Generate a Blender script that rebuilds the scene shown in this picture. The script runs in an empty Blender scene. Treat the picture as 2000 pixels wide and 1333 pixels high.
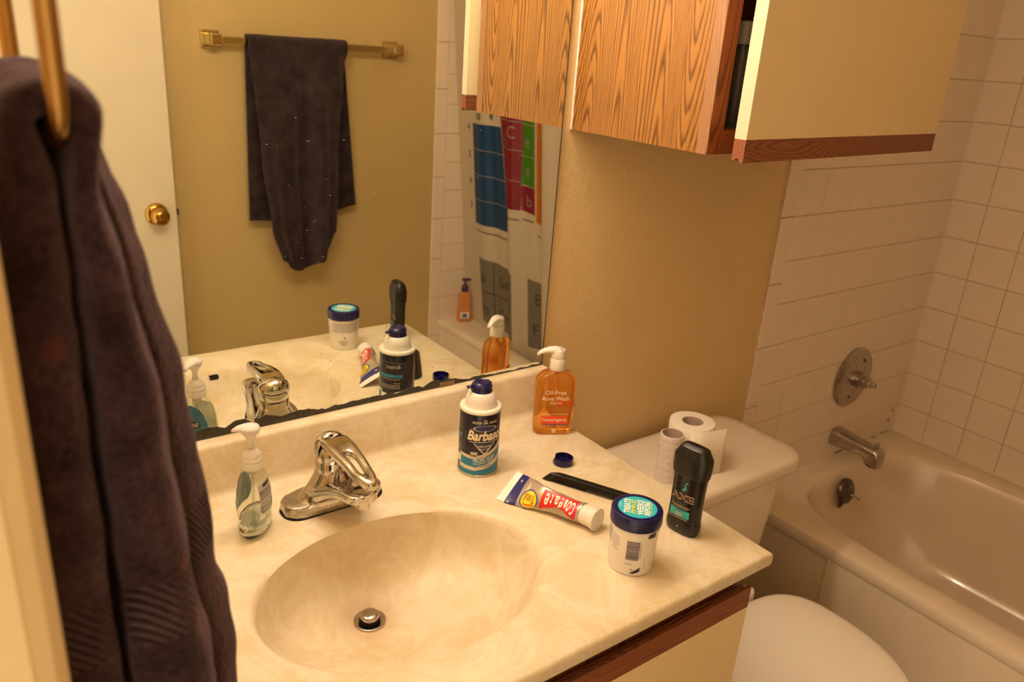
import bpy, bmesh, math, random
from mathutils import Vector, Matrix, noise
R = math.radians
PI = math.pi
random.seed(7)
scene = bpy.context.scene
COL = scene.collection
LIFT = 0.81            # everything is laid out with the counter top at z = 0, then lifted so the floor is z = 0

# ------------------------------------------------------------------ camera, world, exposure
cam_data = bpy.data.cameras.new('camera')
cam = bpy.data.objects.new('camera', cam_data)
COL.objects.link(cam)
CP = Vector((-0.8903, -1.0636, 0.6511)); YAW, PITCH, ROLL, FPX = 0.6546, 0.3590, 0.0713, 1535.0
fw = Vector((math.sin(YAW)*math.cos(PITCH), math.cos(YAW)*math.cos(PITCH), -math.sin(PITCH)))
rt0 = Vector((math.cos(YAW), -math.sin(YAW), 0)); up0 = rt0.cross(fw)
rt = math.cos(ROLL)*rt0 + math.sin(ROLL)*up0
upv = -math.sin(ROLL)*rt0 + math.cos(ROLL)*up0
M = Matrix((rt, upv, -fw)).transposed().to_4x4()
M.translation = CP + Vector((0, 0, LIFT))
cam.matrix_world = M
cam_data.sensor_width = 36.0
cam_data.lens = FPX/2000*36.0
cam_data.clip_start = 0.01
cam_data.dof.use_dof = True
cam_data.dof.focus_distance = 1.15
cam_data.dof.aperture_fstop = 6.0
scene.camera = cam

scene.view_settings.view_transform = 'Standard'
scene.view_settings.look = 'None'
scene.view_settings.exposure = 0.16
scene.view_settings.gamma = 1.0
scene.view_settings.use_curve_mapping = False
world = bpy.data.worlds.new('world'); scene.world = world; world.use_nodes = True
world.node_tree.nodes['Background'].inputs[0].default_value = (1.0, 0.76, 0.50, 1)
world.node_tree.nodes['Background'].inputs[1].default_value = 1.45
LAMP_COL = (1.0, 0.825, 0.64)
LAMP_STRENGTH = 76.0

# ------------------------------------------------------------------ materials
def lin(h):
    h = h.lstrip('#'); o = []
    for i in (0, 2, 4):
        c = int(h[i:i+2], 16)/255
        o.append(c/12.92 if c <= 0.04045 else ((c+0.055)/1.055)**2.4)
    return (o[0], o[1], o[2], 1.0)

class NT:
    def __init__(s, name):
        s.m = bpy.data.materials.new(name); s.m.use_nodes = True
        s.t = s.m.node_tree; s.b = s.t.nodes['Principled BSDF']; s.out = s.t.nodes['Material Output']
    def n(s, kind, **kw):
        x = s.t.nodes.new(kind)
        for k, v in kw.items():
            if k.startswith('i_'):
                key = k[2:]; key = int(key) if key.isdigit() else key.replace('_', ' ')
                x.inputs[key].default_value = v
            else: setattr(x, k, v)
        return x
    def l(s, a, b): s.t.links.new(a, b)
    def coord(s, scale=(1, 1, 1), kind='Object'):
        tc = s.n('ShaderNodeTexCoord'); mp = s.n('ShaderNodeMapping'); mp.inputs['Scale'].default_value = scale
        s.l(tc.outputs[kind], mp.inputs['Vector']); return mp.outputs['Vector']
    def ramp(s, src, stops):
        r = s.n('ShaderNodeValToRGB'); e = r.color_ramp.elements
        while len(e) < len(stops): e.new(0.5)
        for i, (p, c) in enumerate(stops): e[i].position = p; e[i].color = c
        s.l(src, r.inputs['Fac']); return r.outputs['Color']
    def bump(s, h, strength=0.3, dist=0.001):
        b = s.n('ShaderNodeBump'); b.inputs['Strength'].default_value = strength; b.inputs['Distance'].default_value = dist
        s.l(h, b.inputs['Height']); s.l(b.outputs['Normal'], s.b.inputs['Normal'])
    def mix(s, fac, a, b):
        m = s.n('ShaderNodeMix', data_type='RGBA')
        for i, x in ((6, a), (7, b)):
            if isinstance(x, tuple): m.inputs[i].default_value = x
            else: s.l(x, m.inputs[i])
        if isinstance(fac, (int, float)): m.inputs[0].default_value = fac
        else: s.l(fac, m.inputs[0])
        return m.outputs[2]

def plain(name, color, rough=0.5, var=0.04, scale=60, metal=0.0, bump=0.0, bdist=0.0005, coat=0.0, spec=0.5):
    m = NT(name); c = lin(color) if isinstance(color, str) else color
    nz = m.n('ShaderNodeTexNoise'); m.l(m.coord((scale,)*3), nz.inputs['Vector']); nz.inputs['Scale'].default_value = 1.0
    lo = tuple(max(0, x*(1-var)) for x in c[:3])+(1,); hi = tuple(min(1, x*(1+var)) for x in c[:3])+(1,)
    m.l(m.ramp(nz.outputs['Fac'], [(0.3, lo), (0.7, hi)]), m.b.inputs['Base Color'])
    m.b.inputs['Roughness'].default_value = rough; m.b.inputs['Metallic'].default_value = metal
    m.b.inputs['Specular IOR Level'].default_value = spec
    m.b.inputs['Coat Weight'].default_value = coat
    if bump: m.bump(nz.outputs['Fac'], bump, bdist)
    return m.m

def paint_wall(name, color, bump=0.5, scale=170, var=0.03):
    m = NT(name); c = lin(color)
    v = m.coord((1, 1, 1))
    a = m.n('ShaderNodeTexNoise', i_Scale=scale, i_Detail=3.0, i_Roughness=0.55); m.l(v, a.inputs['Vector'])
    b = m.n('ShaderNodeTexNoise', i_Scale=6.0, i_Detail=4.0); m.l(v, b.inputs['Vector'])
    m.l(m.ramp(b.outputs['Fac'], [(0.3, tuple(x*(1-var) for x in c[:3])+(1,)), (0.7, tuple(x*(1+var) for x in c[:3])+(1,))]), m.b.inputs['Base Color'])
    h = m.n('ShaderNodeMapRange'); h.inputs['From Min'].default_value = 0.40; h.inputs['From Max'].default_value = 0.72
    m.l(a.outputs['Fac'], h.inputs['Value']); m.bump(h.outputs['Result'], bump, 0.0012)
    m.b.inputs['Roughness'].default_value = 0.42
    return m.m

def marble(name):
    m = NT(name); v = m.coord((1, 1, 1))
    w = m.n('ShaderNodeTexNoise', i_Scale=7.0, i_Detail=5.0, i_Roughness=0.6, i_Distortion=1.6); m.l(v, w.inputs['Vector'])
    w2 = m.n('ShaderNodeTexNoise', i_Scale=26.0, i_Detail=6.0, i_Roughness=0.62, i_Distortion=2.2); m.l(v, w2.inputs['Vector'])
    base = m.ramp(w.outputs['Fac'], [(0.30, lin('#d0bc93')), (0.48, lin('#d9c7a4')), (0.56, lin('#dfd1b4')), (0.66, lin('#d6c49f'))])
    veins = m.ramp(w2.outputs['Fac'], [(0.50, (0, 0, 0, 1)), (0.60, (1, 1, 1, 1)), (0.66, (0, 0, 0, 1))])
    sc = m.n('ShaderNodeMath', operation='MULTIPLY'); m.l(veins, sc.inputs[0]); sc.inputs[1].default_value = 0.35
    c1 = m.mix(sc.outputs[0], base, lin('#e6dbc3'))
    # a few yellow tooth-paste smears and tiny dark specks
    sp = m.n('ShaderNodeTexVoronoi', i_Scale=48.0); m.l(v, sp.inputs['Vector'])
    st = m.n('ShaderNodeMath', operation='LESS_THAN'); m.l(sp.outputs['Distance'], st.inputs[0]); st.inputs[1].default_value = 0.028
    gate = m.n('ShaderNodeTexNoise', i_Scale=16.0); m.l(v, gate.inputs['Vector'])
    g2 = m.n('ShaderNodeMath', operation='GREATER_THAN'); m.l(gate.outputs['Fac'], g2.inputs[0]); g2.inputs[1].default_value = 0.60
    gg = m.n('ShaderNodeMath', operation='MULTIPLY'); m.l(st.outputs[0], gg.inputs[0]); m.l(g2.outputs[0], gg.inputs[1])
    c2 = m.mix(gg.outputs[0], c1, lin('#5b4126'))
    # rusty ring round the drain, a stain of the bowl itself
    sep = m.n('ShaderNodeVectorMath', operation='DISTANCE'); m.l(v, sep.inputs[0]); sep.inputs[1].default_value = (-0.484, -0.253, -0.118)
    rr = m.n('ShaderNodeMapRange'); rr.inputs['From Min'].default_value = 0.022; rr.inputs['From Max'].default_value = 0.046
    rr.inputs['To Min'].default_value = 0.40; rr.inputs['To Max'].default_value = 0.0; m.l(sep.outputs['Value'], rr.inputs['Value'])
    c3 = m.mix(rr.outputs['Result'], c2, lin('#b98a5e'))
    for p_, r0, r1, k_ in (((-0.348, -0.142, 0.0), 0.017, 0.004, 0.30), ((-0.253, -0.392, 0.0), 0.0, 0.006, 0.55)):     # dried toothpaste, yellowed
        d_ = m.n('ShaderNodeVectorMath', operation='DISTANCE'); m.l(v, d_.inputs[0]); d_.inputs[1].default_value = p_
        q_ = m.n('ShaderNodeMath', operation='COMPARE'); m.l(d_.outputs['Value'], q_.inputs[0]); q_.inputs[1].default_value = r0; q_.inputs[2].default_value = r1
        q2 = m.n('ShaderNodeMath', operation='MULTIPLY'); m.l(q_.outputs[0], q2.inputs[0]); m.l(w2.outputs['Fac'], q2.inputs[1])
        q3 = m.n('ShaderNodeMath', operation='MULTIPLY'); m.l(q2.outputs[0], q3.inputs[0]); q3.inputs[1].default_value = k_
        c3 = m.mix(q3.outputs[0], c3, lin('#e8c860'))
    m.l(c3, m.b.inputs['Base Color'])
    m.b.inputs['Roughness'].default_value = 0.46; m.b.inputs['Coat Weight'].default_value = 0.0; m.b.inputs['Specular IOR Level'].default_value = 0.35
    m.b.inputs['Subsurface Weight'].default_value = 0.0
    return m.m

def oak(name, light, dark, axis='z', grain=1.0, rough=0.42, fine=1.0):
    """plain-sawn veneer: long stretched noise read through fine bands; the pieces are laid out in object space"""
    m = NT(name)
    a_, b_ = 7.0, 0.55
    sc = {'z': (a_, a_, b_), 'x': (b_, a_, a_), 'y': (a_, b_, a_)}[axis]
    v = m.coord(tuple(s*grain for s in sc))
    n1 = m.n('ShaderNodeTexNoise', i_Scale=1.0, i_Detail=1.0, i_Roughness=0.35, i_Distortion=0.15); m.l(v, n1.inputs['Vector'])
    n3 = m.n('ShaderNodeTexNoise', i_Scale=1.0, i_Detail=3.0, i_Roughness=0.6); m.l(m.coord(tuple(s*grain*(12 if s > 2 else 6) for s in sc)), n3.inputs['Vector'])
    ad = m.n('ShaderNodeMath', operation='MULTIPLY_ADD'); m.l(n3.outputs['Fac'], ad.inputs[0]); ad.inputs[1].default_value = 0.012; m.l(n1.outputs['Fac'], ad.inputs[2])
    mul = m.n('ShaderNodeMath', operation='MULTIPLY'); m.l(ad.outputs[0], mul.inputs[0]); mul.inputs[1].default_value = 78.0
    fr = m.n('ShaderNodeMath', operation='FRACT'); m.l(mul.outputs[0], fr.inputs[0])
    band = m.ramp(fr.outputs[0], [(0.0, (0.12,)*3+(1,)), (0.14, (0.30,)*3+(1,)), (0.40, (0.85,)*3+(1,)), (0.80, (1,)*3+(1,)), (1.0, (0.3,)*3+(1,))])
    v2 = m.coord(tuple(s*grain*(60 if s > 2 else 22) for s in sc))
    n2 = m.n('ShaderNodeTexNoise', i_Scale=1.0, i_Detail=2.0); m.l(v2, n2.inputs['Vector'])
    pore = m.ramp(n2.outputs['Fac'], [(0.34, (0.35,)*3+(1,)), (0.48, (1,)*3+(1,))])
    k = m.n('ShaderNodeMix', data_type='RGBA', blend_type='MULTIPLY'); k.inputs[0].default_value = 0.75*fine
    m.l(band, k.inputs[6]); m.l(pore, k.inputs[7])
    col = m.ramp(k.outputs[2], [(0.05, lin(dark)), (0.75, lin(light))])
    m.l(col, m.b.inputs['Base Color'])
    m.b.inputs['Roughness'].default_value = rough
    m.bump(k.outputs[2], 0.12, 0.0004)
    return m.m

def clear(name, color, rough=0.0, ior=1.45, alpha=1.0, thin=False):
    m = NT(name)
    m.b.inputs['Base Color'].default_value = lin(color) if isinstance(color, str) else color
    m.b.inputs['Transmission Weight'].default_value = 1.0
    m.b.inputs['Roughness'].default_value = rough; m.b.inputs['IOR'].default_value = ior
    nz = m.n('ShaderNodeTexNoise', i_Scale=40.0); m.l(m.coord(), nz.inputs['Vector']); m.bump(nz.outputs['Fac'], 0.02, 0.0005)
    return m.m

def terry(name, color, hi, fine=900, stains=(), band=None):
    m = NT(name); v = m.coord((1, 1, 1))
    n1 = m.n('ShaderNodeTexNoise', i_Scale=fine*0.35, i_Detail=3.0, i_Roughness=0.7); m.l(v, n1.inputs['Vector'])
    n2 = m.n('ShaderNodeTexNoise', i_Scale=26.0, i_Detail=3.0); m.l(v, n2.inputs['Vector'])
    add = m.n('ShaderNodeMath', operation='MULTIPLY'); m.l(n1.outputs['Fac'], add.inputs[0]); m.l(n2.outputs['Fac'], add.inputs[1])
    c = m.ramp(add.outputs[0], [(0.12, lin(color)), (0.42, lin(hi))])
    for (p, r, sc) in stains:
        d = m.n('ShaderNodeVectorMath', operation='DISTANCE'); m.l(v, d.inputs[0]); d.inputs[1].default_value = p
        mr = m.n('ShaderNodeMapRange'); mr.inputs['From Min'].default_value = r*0.35; mr.inputs['From Max'].default_value = r
        mr.inputs['To Min'].default_value = 0.34; mr.inputs['To Max'].default_value = 0.0; m.l(d.outputs['Value'], mr.inputs['Value'])
        c = m.mix(mr.outputs['Result'], c, lin(sc))
    m.l(c, m.b.inputs['Base Color'])
    h = n1.outputs['Fac']
    if band:
        wv = m.n('ShaderNodeTexWave', wave_type='BANDS', bands_direction='DIAGONAL', i_Scale=95.0); m.l(v, wv.inputs['Vector'])
        sx = m.n('ShaderNodeSeparateXYZ'); m.l(v, sx.inputs[0])
        a = m.n('ShaderNodeMath', operation='COMPARE'); m.l(sx.outputs['Z'], a.inputs[0]); a.inputs[1].default_value = (band[0]+band[1])/2; a.inputs[2].default_value = (band[1]-band[0])/2
        mm = m.n('ShaderNodeMix', data_type='FLOAT'); m.l(a.outputs[0], mm.inputs[0]); m.l(n1.outputs['Fac'], mm.inputs[2]); m.l(wv.outputs['Fac'], mm.inputs[3])
        h = mm.outputs[0]
    m.bump(h, 0.9, 0.003)
    m.b.inputs['Roughness'].default_value = 1.0; m.b.inputs['Specular IOR Level'].default_value = 0.1
    m.b.inputs['Sheen Weight'].default_value = 0.5; m.b.inputs['Sheen Roughness'].default_value = 0.5
    m.b.inputs['Sheen Tint'].default_value = lin('#a58a90')
    return m.m

def mirror_glass(name):
    m = NT(name); v = m.coord((1, 1, 1))
    m.b.inputs['Base Color'].default_value = (0.86, 0.87, 0.83, 1); m.b.inputs['Metallic'].default_value = 1.0; m.b.inputs['Roughness'].default_value = 0.0
    n = m.n('ShaderNodeTexNoise', i_Scale=3.0); m.l(v, n.inputs['Vector']); m.l(m.ramp(n.outputs['Fac'], [(0.3, (0.84, 0.87, 0.80, 1)), (0.7, (0.86, 0.88, 0.82, 1))]), m.b.inputs['Base Color'])
    return m.m

def metal(name, color, rough=0.08, spots=0.0):
    m = NT(name); c = lin(color); v = m.coord((1, 1, 1))
    m.b.inputs['Metallic'].default_value = 1.0
    n = m.n('ShaderNodeTexNoise', i_Scale=85.0, i_Detail=6.0, i_Roughness=0.65); m.l(v, n.inputs['Vector'])
    m.l(m.ramp(n.outputs['Fac'], [(0.40, c), (0.72, tuple(x*(1-0.45*spots) for x in c[:3])+(1,))]), m.b.inputs['Base Color'])
    mr = m.n('ShaderNodeMapRange'); mr.inputs['From Min'].default_value = 0.4; mr.inputs['From Max'].default_value = 0.75
    mr.inputs['To Min'].default_value = rough; mr.inputs['To Max'].default_value = rough+0.35*spots; m.l(n.outputs['Fac'], mr.inputs['Value'])
    m.l(mr.outputs['Result'], m.b.inputs['Roughness'])
    return m.m

def sheet_plastic(name, color, trans=0.35):
    m = NT(name); c = lin(color)
    m.b.inputs['Base Color'].default_value = c; m.b.inputs['Roughness'].default_value = 0.35
    t = m.n('ShaderNodeBsdfTranslucent'); t.inputs['Color'].default_value = c
    mx = m.n('ShaderNodeMixShader'); mx.inputs[0].default_value = trans
    m.l(m.b.outputs[0], mx.inputs[1]); m.l(t.outputs[0], mx.inputs[2]); m.l(mx.outputs[0], m.out.inputs['Surface'])
    nz = m.n('ShaderNodeTexNoise', i_Scale=9.0); m.l(m.coord(), nz.inputs['Vector']); m.bump(nz.outputs['Fac'], 0.15, 0.004)
    return m.m

# ------------------------------------------------------------------ mesh helpers
def obj(name, bm, mat=None, parent=None, smooth=False, angle=None):
    me = bpy.data.meshes.new(name)
    if isinstance(bm, bmesh.types.BMesh):
        bmesh.ops.recalc_face_normals(bm, faces=bm.faces[:])
        bm.to_mesh(me); bm.free()
    else: me.from_pydata(bm[0], [], bm[1])
    if smooth: me.polygons.foreach_set('use_smooth', [True]*len(me.polygons))
    if angle is not None:
        me.polygons.foreach_set('use_smooth', [True]*len(me.polygons)); me.set_sharp_from_angle(angle=R(angle))
    if mat:
        for x in (mat if isinstance(mat, (list, tuple)) else [mat]): me.materials.append(x)
    o = bpy.data.objects.new(name, me); COL.objects.link(o)
    if parent: o.parent = parent
    return o
def tag(o, label=None, cat=None, group=None, kind=None):
    if label: o['label'] = label
    if cat: o['category'] = cat
    if group: o['group'] = group
    if kind: o['kind'] = kind
    return o
def thing(name, label, cat, loc=(0, 0, 0), rz=0.0, group=None):
    o = bpy.data.objects.new(name, None); COL.objects.link(o); o.empty_display_size = 0.02
    o.location = loc; o.rotation_euler = (0, 0, rz); return tag(o, label, cat, group)
def structure(o): o['kind'] = 'structure'; return o

def box(x0, x1, y0, y1, z0, z1, bev=0.0, seg=2, bm=None):
    bm = bm or bmesh.new()
    vs = [bm.verts.new(p) for p in ((x0,y0,z0),(x1,y0,z0),(x1,y1,z0),(x0,y1,z0),(x0,y0,z1),(x1,y0,z1),(x1,y1,z1),(x0,y1,z1))]
    fs = [bm.faces.new([vs[i] for i in f]) for f in ((3,2,1,0),(4,5,6,7),(0,1,5,4),(1,2,6,5),(2,3,7,6),(3,0,4,7))]
    if bev:
        es = set(e for f in fs for e in f.edges)
        bmesh.ops.bevel(bm, geom=list(es), offset=bev, segments=seg, affect='EDGES', profile=0.5)
    return bm
def loft(rings, closed=True, cap0=True, cap1=True, bm=None):
    bm = bm or bmesh.new(); L = [[bm.verts.new(p) for p in r] for r in rings]; n = len(L[0])
    for a, b in zip(L[:-1], L[1:]):
        for i in range(n if closed else n-1):
            j = (i+1) % n; bm.faces.new((a[i], a[j], b[j], b[i]))
    if cap0 and closed: bm.faces.new(list(reversed(L[0])))
    if cap1 and closed: bm.faces.new(L[-1])
    return bm
def lathe(prof, seg=40, cx=0, cy=0, sx=1, sy=1, bm=None, cap0=True, cap1=True):
    rings = [[(cx+r*sx*math.cos(2*PI*i/seg), cy+r*sy*math.sin(2*PI*i/seg), z) for i in range(seg)] for r, z in prof]
    return loft(rings, bm=bm, cap0=cap0, cap1=cap1)
def rrect(w, d, r, n=6, e=None):
    """rounded rectangle outline, w x d, centred"""
    pts = []
    for (cx, cy, a0) in ((w/2-r, d/2-r, 0), (-w/2+r, d/2-r, 90), (-w/2+r, -d/2+r, 180), (w/2-r, -d/2+r, 270)):
        for i in range(n+1):
            a = R(a0+90*i/n); pts.append((cx+r*math.cos(a), cy+r*math.sin(a)))
    return pts
def sell(a, b, e=2.0, n=48):
    pts = []
    for i in range(n):
        t = 2*PI*i/n; c, s = math.cos(t), math.sin(t)
        pts.append((a*math.copysign(abs(c)**(2/e), c), b*math.copysign(abs(s)**(2/e), s)))
    return pts
def tube(path, rad, seg=12, bm=None, caps=True, flat=None):
    """round tube along a path of points; rad may be a list"""
    P = [Vector(p) for p in path]; n = len(P); rads = rad if isinstance(rad, (list, tuple)) else [rad]*n
    T = [(P[min(i+1, n-1)]-P[max(i-1, 0)]).normalized() for i in range(n)]
    ref = Vector((0, 0, 1)) if abs(T[0].z) < 0.9 else Vector((1, 0, 0)); rings = []
    u = T[0].cross(ref).normalized()
    for i in range(n):
        u = (u - T[i]*u.dot(T[i])).normalized(); w = T[i].cross(u)
        k = flat or 1.0
        rings.append([tuple(P[i]+rads[i]*(math.cos(2*PI*j/seg)*u+k*math.sin(2*PI*j/seg)*w)) for j in range(seg)])
    return loft(rings, bm=bm, cap0=caps, cap1=caps)
def subd(o, lv=1):
    s = o.modifiers.new('subdivision', 'SUBSURF'); s.levels = lv; s.render_levels = lv; return o
def solid(o, t, off=0.0):
    s = o.modifiers.new('thickness', 'SOLIDIFY'); s.thickness = t; s.offset = off; return o
def interp(tab, x):
    if x <= tab[0][0]: return tab[0][1]
    for (a, va), (b, vb) in zip(tab[:-1], tab[1:]):
        if x <= b:
            t = (x-a)/(b-a); t = t*t*(3-2*t)
            return va+(vb-va)*t
    return tab[-1][1]

# flat print: polygons laid out in label space (x, y) then bent on to the surface by f(x, y)
_txt = {}
def text_polys(s, bold=0.0):
    k = (s, bold)
    if k not in _txt:
        cu = bpy.data.curves.new('lettering', 'FONT'); cu.body = s; cu.size = 1.0; cu.resolution_u = 3; cu.fill_mode = 'FRONT'; cu.offset = bold
        o = bpy.data.objects.new('lettering', cu); COL.objects.link(o)
        dg = bpy.context.evaluated_depsgraph_get(); dg.update()
        me = bpy.data.meshes.new_from_object(o.evaluated_get(dg))
        b_ = bmesh.new(); b_.from_mesh(me)
        ya, yb = min(v.co.y for v in b_.verts), max(v.co.y for v in b_.verts); xa, xb = min(v.co.x for v in b_.verts), max(v.co.x for v in b_.verts)
        nx_ = max(3, 3*len(s))
        for q in range(1, 5): bmesh.ops.bisect_plane(b_, geom=b_.verts[:]+b_.edges[:]+b_.faces[:], plane_co=(0, ya+(yb-ya)*q/5, 0), plane_no=(0, 1, 0))
        for q in range(1, nx_): bmesh.ops.bisect_plane(b_, geom=b_.verts[:]+b_.edges[:]+b_.faces[:], plane_co=(xa+(xb-xa)*q/nx_, 0, 0), plane_no=(1, 0, 0))
        b_.to_mesh(me); b_.free()
        vs = [(v.co.x, v.co.y) for v in me.vertices]; fs = [tuple(p.vertices) for p in me.polygons]
        bpy.data.objects.remove(o); bpy.data.curves.remove(cu); bpy.data.meshes.remove(me)
        x0 = min(v[0] for v in vs); x1 = max(v[0] for v in vs); y0 = min(v[1] for v in vs); y1 = max(v[1] for v in vs)
        _txt[k] = ([((x-x0)/(x1-x0), (y-y0)/(y1-y0)) for x, y in vs], fs, (x1-x0)/(y1-y0))
    return _txt[k]
class Print:
    def __init__(s): s.v = []; s.f = []; s.k = 0
    def text(s, t, cx, cy, w, h, bold=0.0, shear=0.0, rot=0.0, arc=None, mirror=False):
        s.k += len(t); vs, fs, _ = text_polys(t, bold); o = len(s.v); c, sn = math.cos(rot), math.sin(rot)
        for x, y in vs:
            x = (x-0.5)*(-1 if mirror else 1); y -= 0.5
            px = x*w+shear*y*h; py = y*h + (arc(px) if arc else 0)
            s.v.append((cx+c*px-sn*py, cy+sn*px+c*py))
        s.f += [tuple(i+o for i in f) for f in fs]; return s
    def quad(s, pts, nx=6, ny=2):
        """pts: 4 corners in order, bilinear grid"""
        s.k += 1; o = len(s.v); (a, b, c, d) = pts
        for j in range(ny+1):
            for i in range(nx+1):
                u, v = i/nx, j/ny
                s.v.append(tuple((1-v)*((1-u)*a[k]+u*b[k])+v*((1-u)*d[k]+u*c[k]) for k in (0, 1)))
        for j in range(ny):
            for i in range(nx):
                p = o+j*(nx+1)+i; s.f.append((p, p+1, p+nx+2, p+nx+1))
        return s
    def rect(s, x0, x1, y0, y1, nx=6, ny=2, rot=0.0, cx=0, cy=0):
        c, sn = math.cos(rot), math.sin(rot)
        return s.quad([(cx+c*x-sn*y, cy+sn*x+c*y) for x, y in ((x0, y0), (x1, y0), (x1, y1), (x0, y1))], nx, ny)
    def band(s, lo, hi, x0, x1, n=24, m=1):
        """strip between two curves lo(x), hi(x)"""
        s.k += 1; o = len(s.v)
        for i in range(n+1):
            x = x0+(x1-x0)*i/n; a, b = lo(x), hi(x)
            s.v += [(x, a+(b-a)*j/m) for j in range(m+1)]
        for i in range(n):
            for j in range(m): p = o+i*(m+1)+j; s.f.append((p, p+m+1, p+m+2, p+1))
        return s
    def oval(s, cx, cy, a, b, n=36, ring=None, rot=0.0):
        s.k += 1; o = len(s.v); c, sn = math.cos(rot), math.sin(rot); rs = [1.0, ring] if ring else [1.0, 0.66, 0.33]
        for r in rs:
            for i in range(n):
                x, y = a*r*math.cos(2*PI*i/n), b*r*math.sin(2*PI*i/n); s.v.append((cx+c*x-sn*y, cy+sn*x+c*y))
        for k in range(len(rs)-1):
            for i in range(n):
                j = (i+1) % n; s.f.append((o+k*n+i, o+k*n+j, o+(k+1)*n+j, o+(k+1)*n+i))
        if not ring: s.f.append(tuple(o+(len(rs)-1)*n+i for i in range(n)))
        return s
    def build(s, name, f, mat, parent, label=None):
        o = obj(name, ([f(x, y) for x, y in s.v], s.f), mat, parent)
        if s.k > 1: o['kind'] = 'stuff'
        if label: o['label'] = label
        return o

# ------------------------------------------------------------------ materials used
MAT = dict(
    wall=paint_wall('beige wall paint', '#dfc28c', bump=0.34, scale=230),
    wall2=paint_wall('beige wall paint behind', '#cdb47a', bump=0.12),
    ceil=paint_wall('ceiling paint', '#efe6d2', bump=0.3),
    grout=plain('grout', '#cbb091', 0.9, 0.12, 30),
    tile=plain('glazed tile', '#f3e3d0', 0.22, 0.02, 12, spec=0.5),
    floor=plain('vinyl floor', '#9a8462', 0.5, 0.1, 25),
    cream=plain('cream laminate', '#e6cf9f', 0.38, 0.015, 20),
    cream_edge=plain('cream edge band', '#cfc0a2', 0.4, 0.02, 20),
    trimwhite=plain('cream trim paint', '#e0c898', 0.4, 0.03, 15),
    door=plain('cream door paint', '#e0d5ba', 0.45, 0.02, 10),
    marble=marble('cultured marble'),
    oak=oak('oak veneer', '#96652a', '#4c2b0c', 'z', 1.0),
    oakdark=oak('dark oak frame', '#8f4a1c', '#4f2409', 'z', 1.0),
    oakstile=oak('worn oak stile', '#946a45', '#77502f', 'z', 1.6, 0.6, 0.5),
    oakpull=oak('oak pull strip', '#8c5030', '#5a2d18', 'x', 2.2, 0.5, 0.8),
    dark=plain('dark inside', '#150e09', 0.9, 0.1, 20),
    chrome=metal('chrome', '#d2cdc5', 0.07, 0.25),
    chromedull=metal('hard water chrome', '#bdb4a6', 0.16, 0.8),
    nickel=metal('dull nickel', '#b9b0a9', 0.22, 0.3),
    brass=metal('brass', '#b08a50', 0.2, 0.15),
    palebrass=metal('pale polished brass', '#d2c08e', 0.08, 0.1),
    brassbright=metal('polished brass', '#c79a4c', 0.06, 0.1),
    bronze=metal('tarnished chrome', '#75695e', 0.3, 0.8),
    mirror=mirror_glass('mirror silvering'),
    desilver=plain('desilvered edge', '#38322a', 0.35, 0.4, 160),
    porcelain=plain('porcelain', '#e6d8c2', 0.12, 0.02, 10, coat=0.3),
    enamel=plain('tub enamel', '#ecdbc3', 0.16, 0.03, 9, coat=0.3),
    seatplastic=plain('toilet seat plastic', '#f3e9d8', 0.2, 0.01, 10),
    whiteplastic=plain('white plastic', '#e2d9ca', 0.32, 0.01, 30),
    frost=None,
    navy=plain('navy plastic', '#17154a', 0.25, 0.05, 40),
    black=plain('black plastic', '#15100f', 0.33, 0.1, 40),
    blackgloss=plain('black gloss plastic', '#120d0c', 0.12, 0.1, 40),
    comb=plain('black comb plastic', '#0e0b0b', 0.28, 0.1, 40),
    paper=plain('tissue paper', '#efe6d6', 0.95, 0.03, 300, bump=0.6, bdist=0.0008),
    paper2=plain('quilted tissue remnant', '#e6dacd', 0.95, 0.05, 260, bump=0.9, bdist=0.0012),
    card=plain('cardboard core', '#b5a190', 0.9, 0.05, 80),
)
# ================================================================== the room
XL, XR, YF, ZF, ZC = -0.888, 1.4834, -1.5423, -0.81, 1.63
T, Z0 = 0.108, 0.7548            # wall tile pitch, height of one joint
XT = XR-7*T                      # where the bullnose trim starts
TB, TT = -0.424, Z0+4*T          # bottom and top of the tiling
wall_back = structure(obj('wall_back', box(XL-0.12, XT-0.002, 0.006, 0.10, ZF, ZC), MAT['wall']))
wall_front = structure(obj('wall_front', box(XL-0.12, XT-0.002, YF-0.10, YF-0.006, ZF, ZC), MAT['wall2']))
wall_right = structure(obj('wall_right', box(XR+0.006, XR+0.10, YF-0.10, 0.10, TT, ZC), MAT['wall']))
wall_left = structure(obj('wall_left', box(XL-0.11, XL, -0.700, 0.006, ZF, ZC), MAT['wall']))
obj('door_header', box(XL-0.11, XL, YF, -0.700, 1.24, ZC), MAT['wall'], wall_left)
obj('return', box(XL-0.11, XL, YF, -1.5230, ZF, 1.24), MAT['wall'], wall_left)
obj('upper_wall', box(XT-0.002, XR+0.006, 0.006, 0.10, TT, ZC), MAT['wall'], wall_back)
obj('upper_wall', box(XT-0.002, XR+0.006, YF-0.10, YF-0.006, TT, ZC), MAT['wall'], wall_front)
obj('grout_bed', box(XT-0.002, XR+0.02, 0.0018, 0.10, ZF, TT), MAT['grout'], wall_back)
obj('grout_bed', box(XT-0.002, XR+0.02, YF-0.10, YF-0.0018, ZF, TT), MAT['grout'], wall_front)
obj('grout_bed', box(XR+0.0018, XR+0.10, YF-0.10, 0.10, ZF, TT), MAT['grout'], wall_right)
floor = structure(obj('floor', box(XL-0.12, XR+0.1, YF-0.1, 0.1, ZF-0.05, ZF), MAT['floor']))
ceiling = structure(obj('ceiling', box(XL-0.12, XR+0.1, YF-0.1, 0.1, ZC, ZC+0.05), MAT['ceil']))

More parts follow.
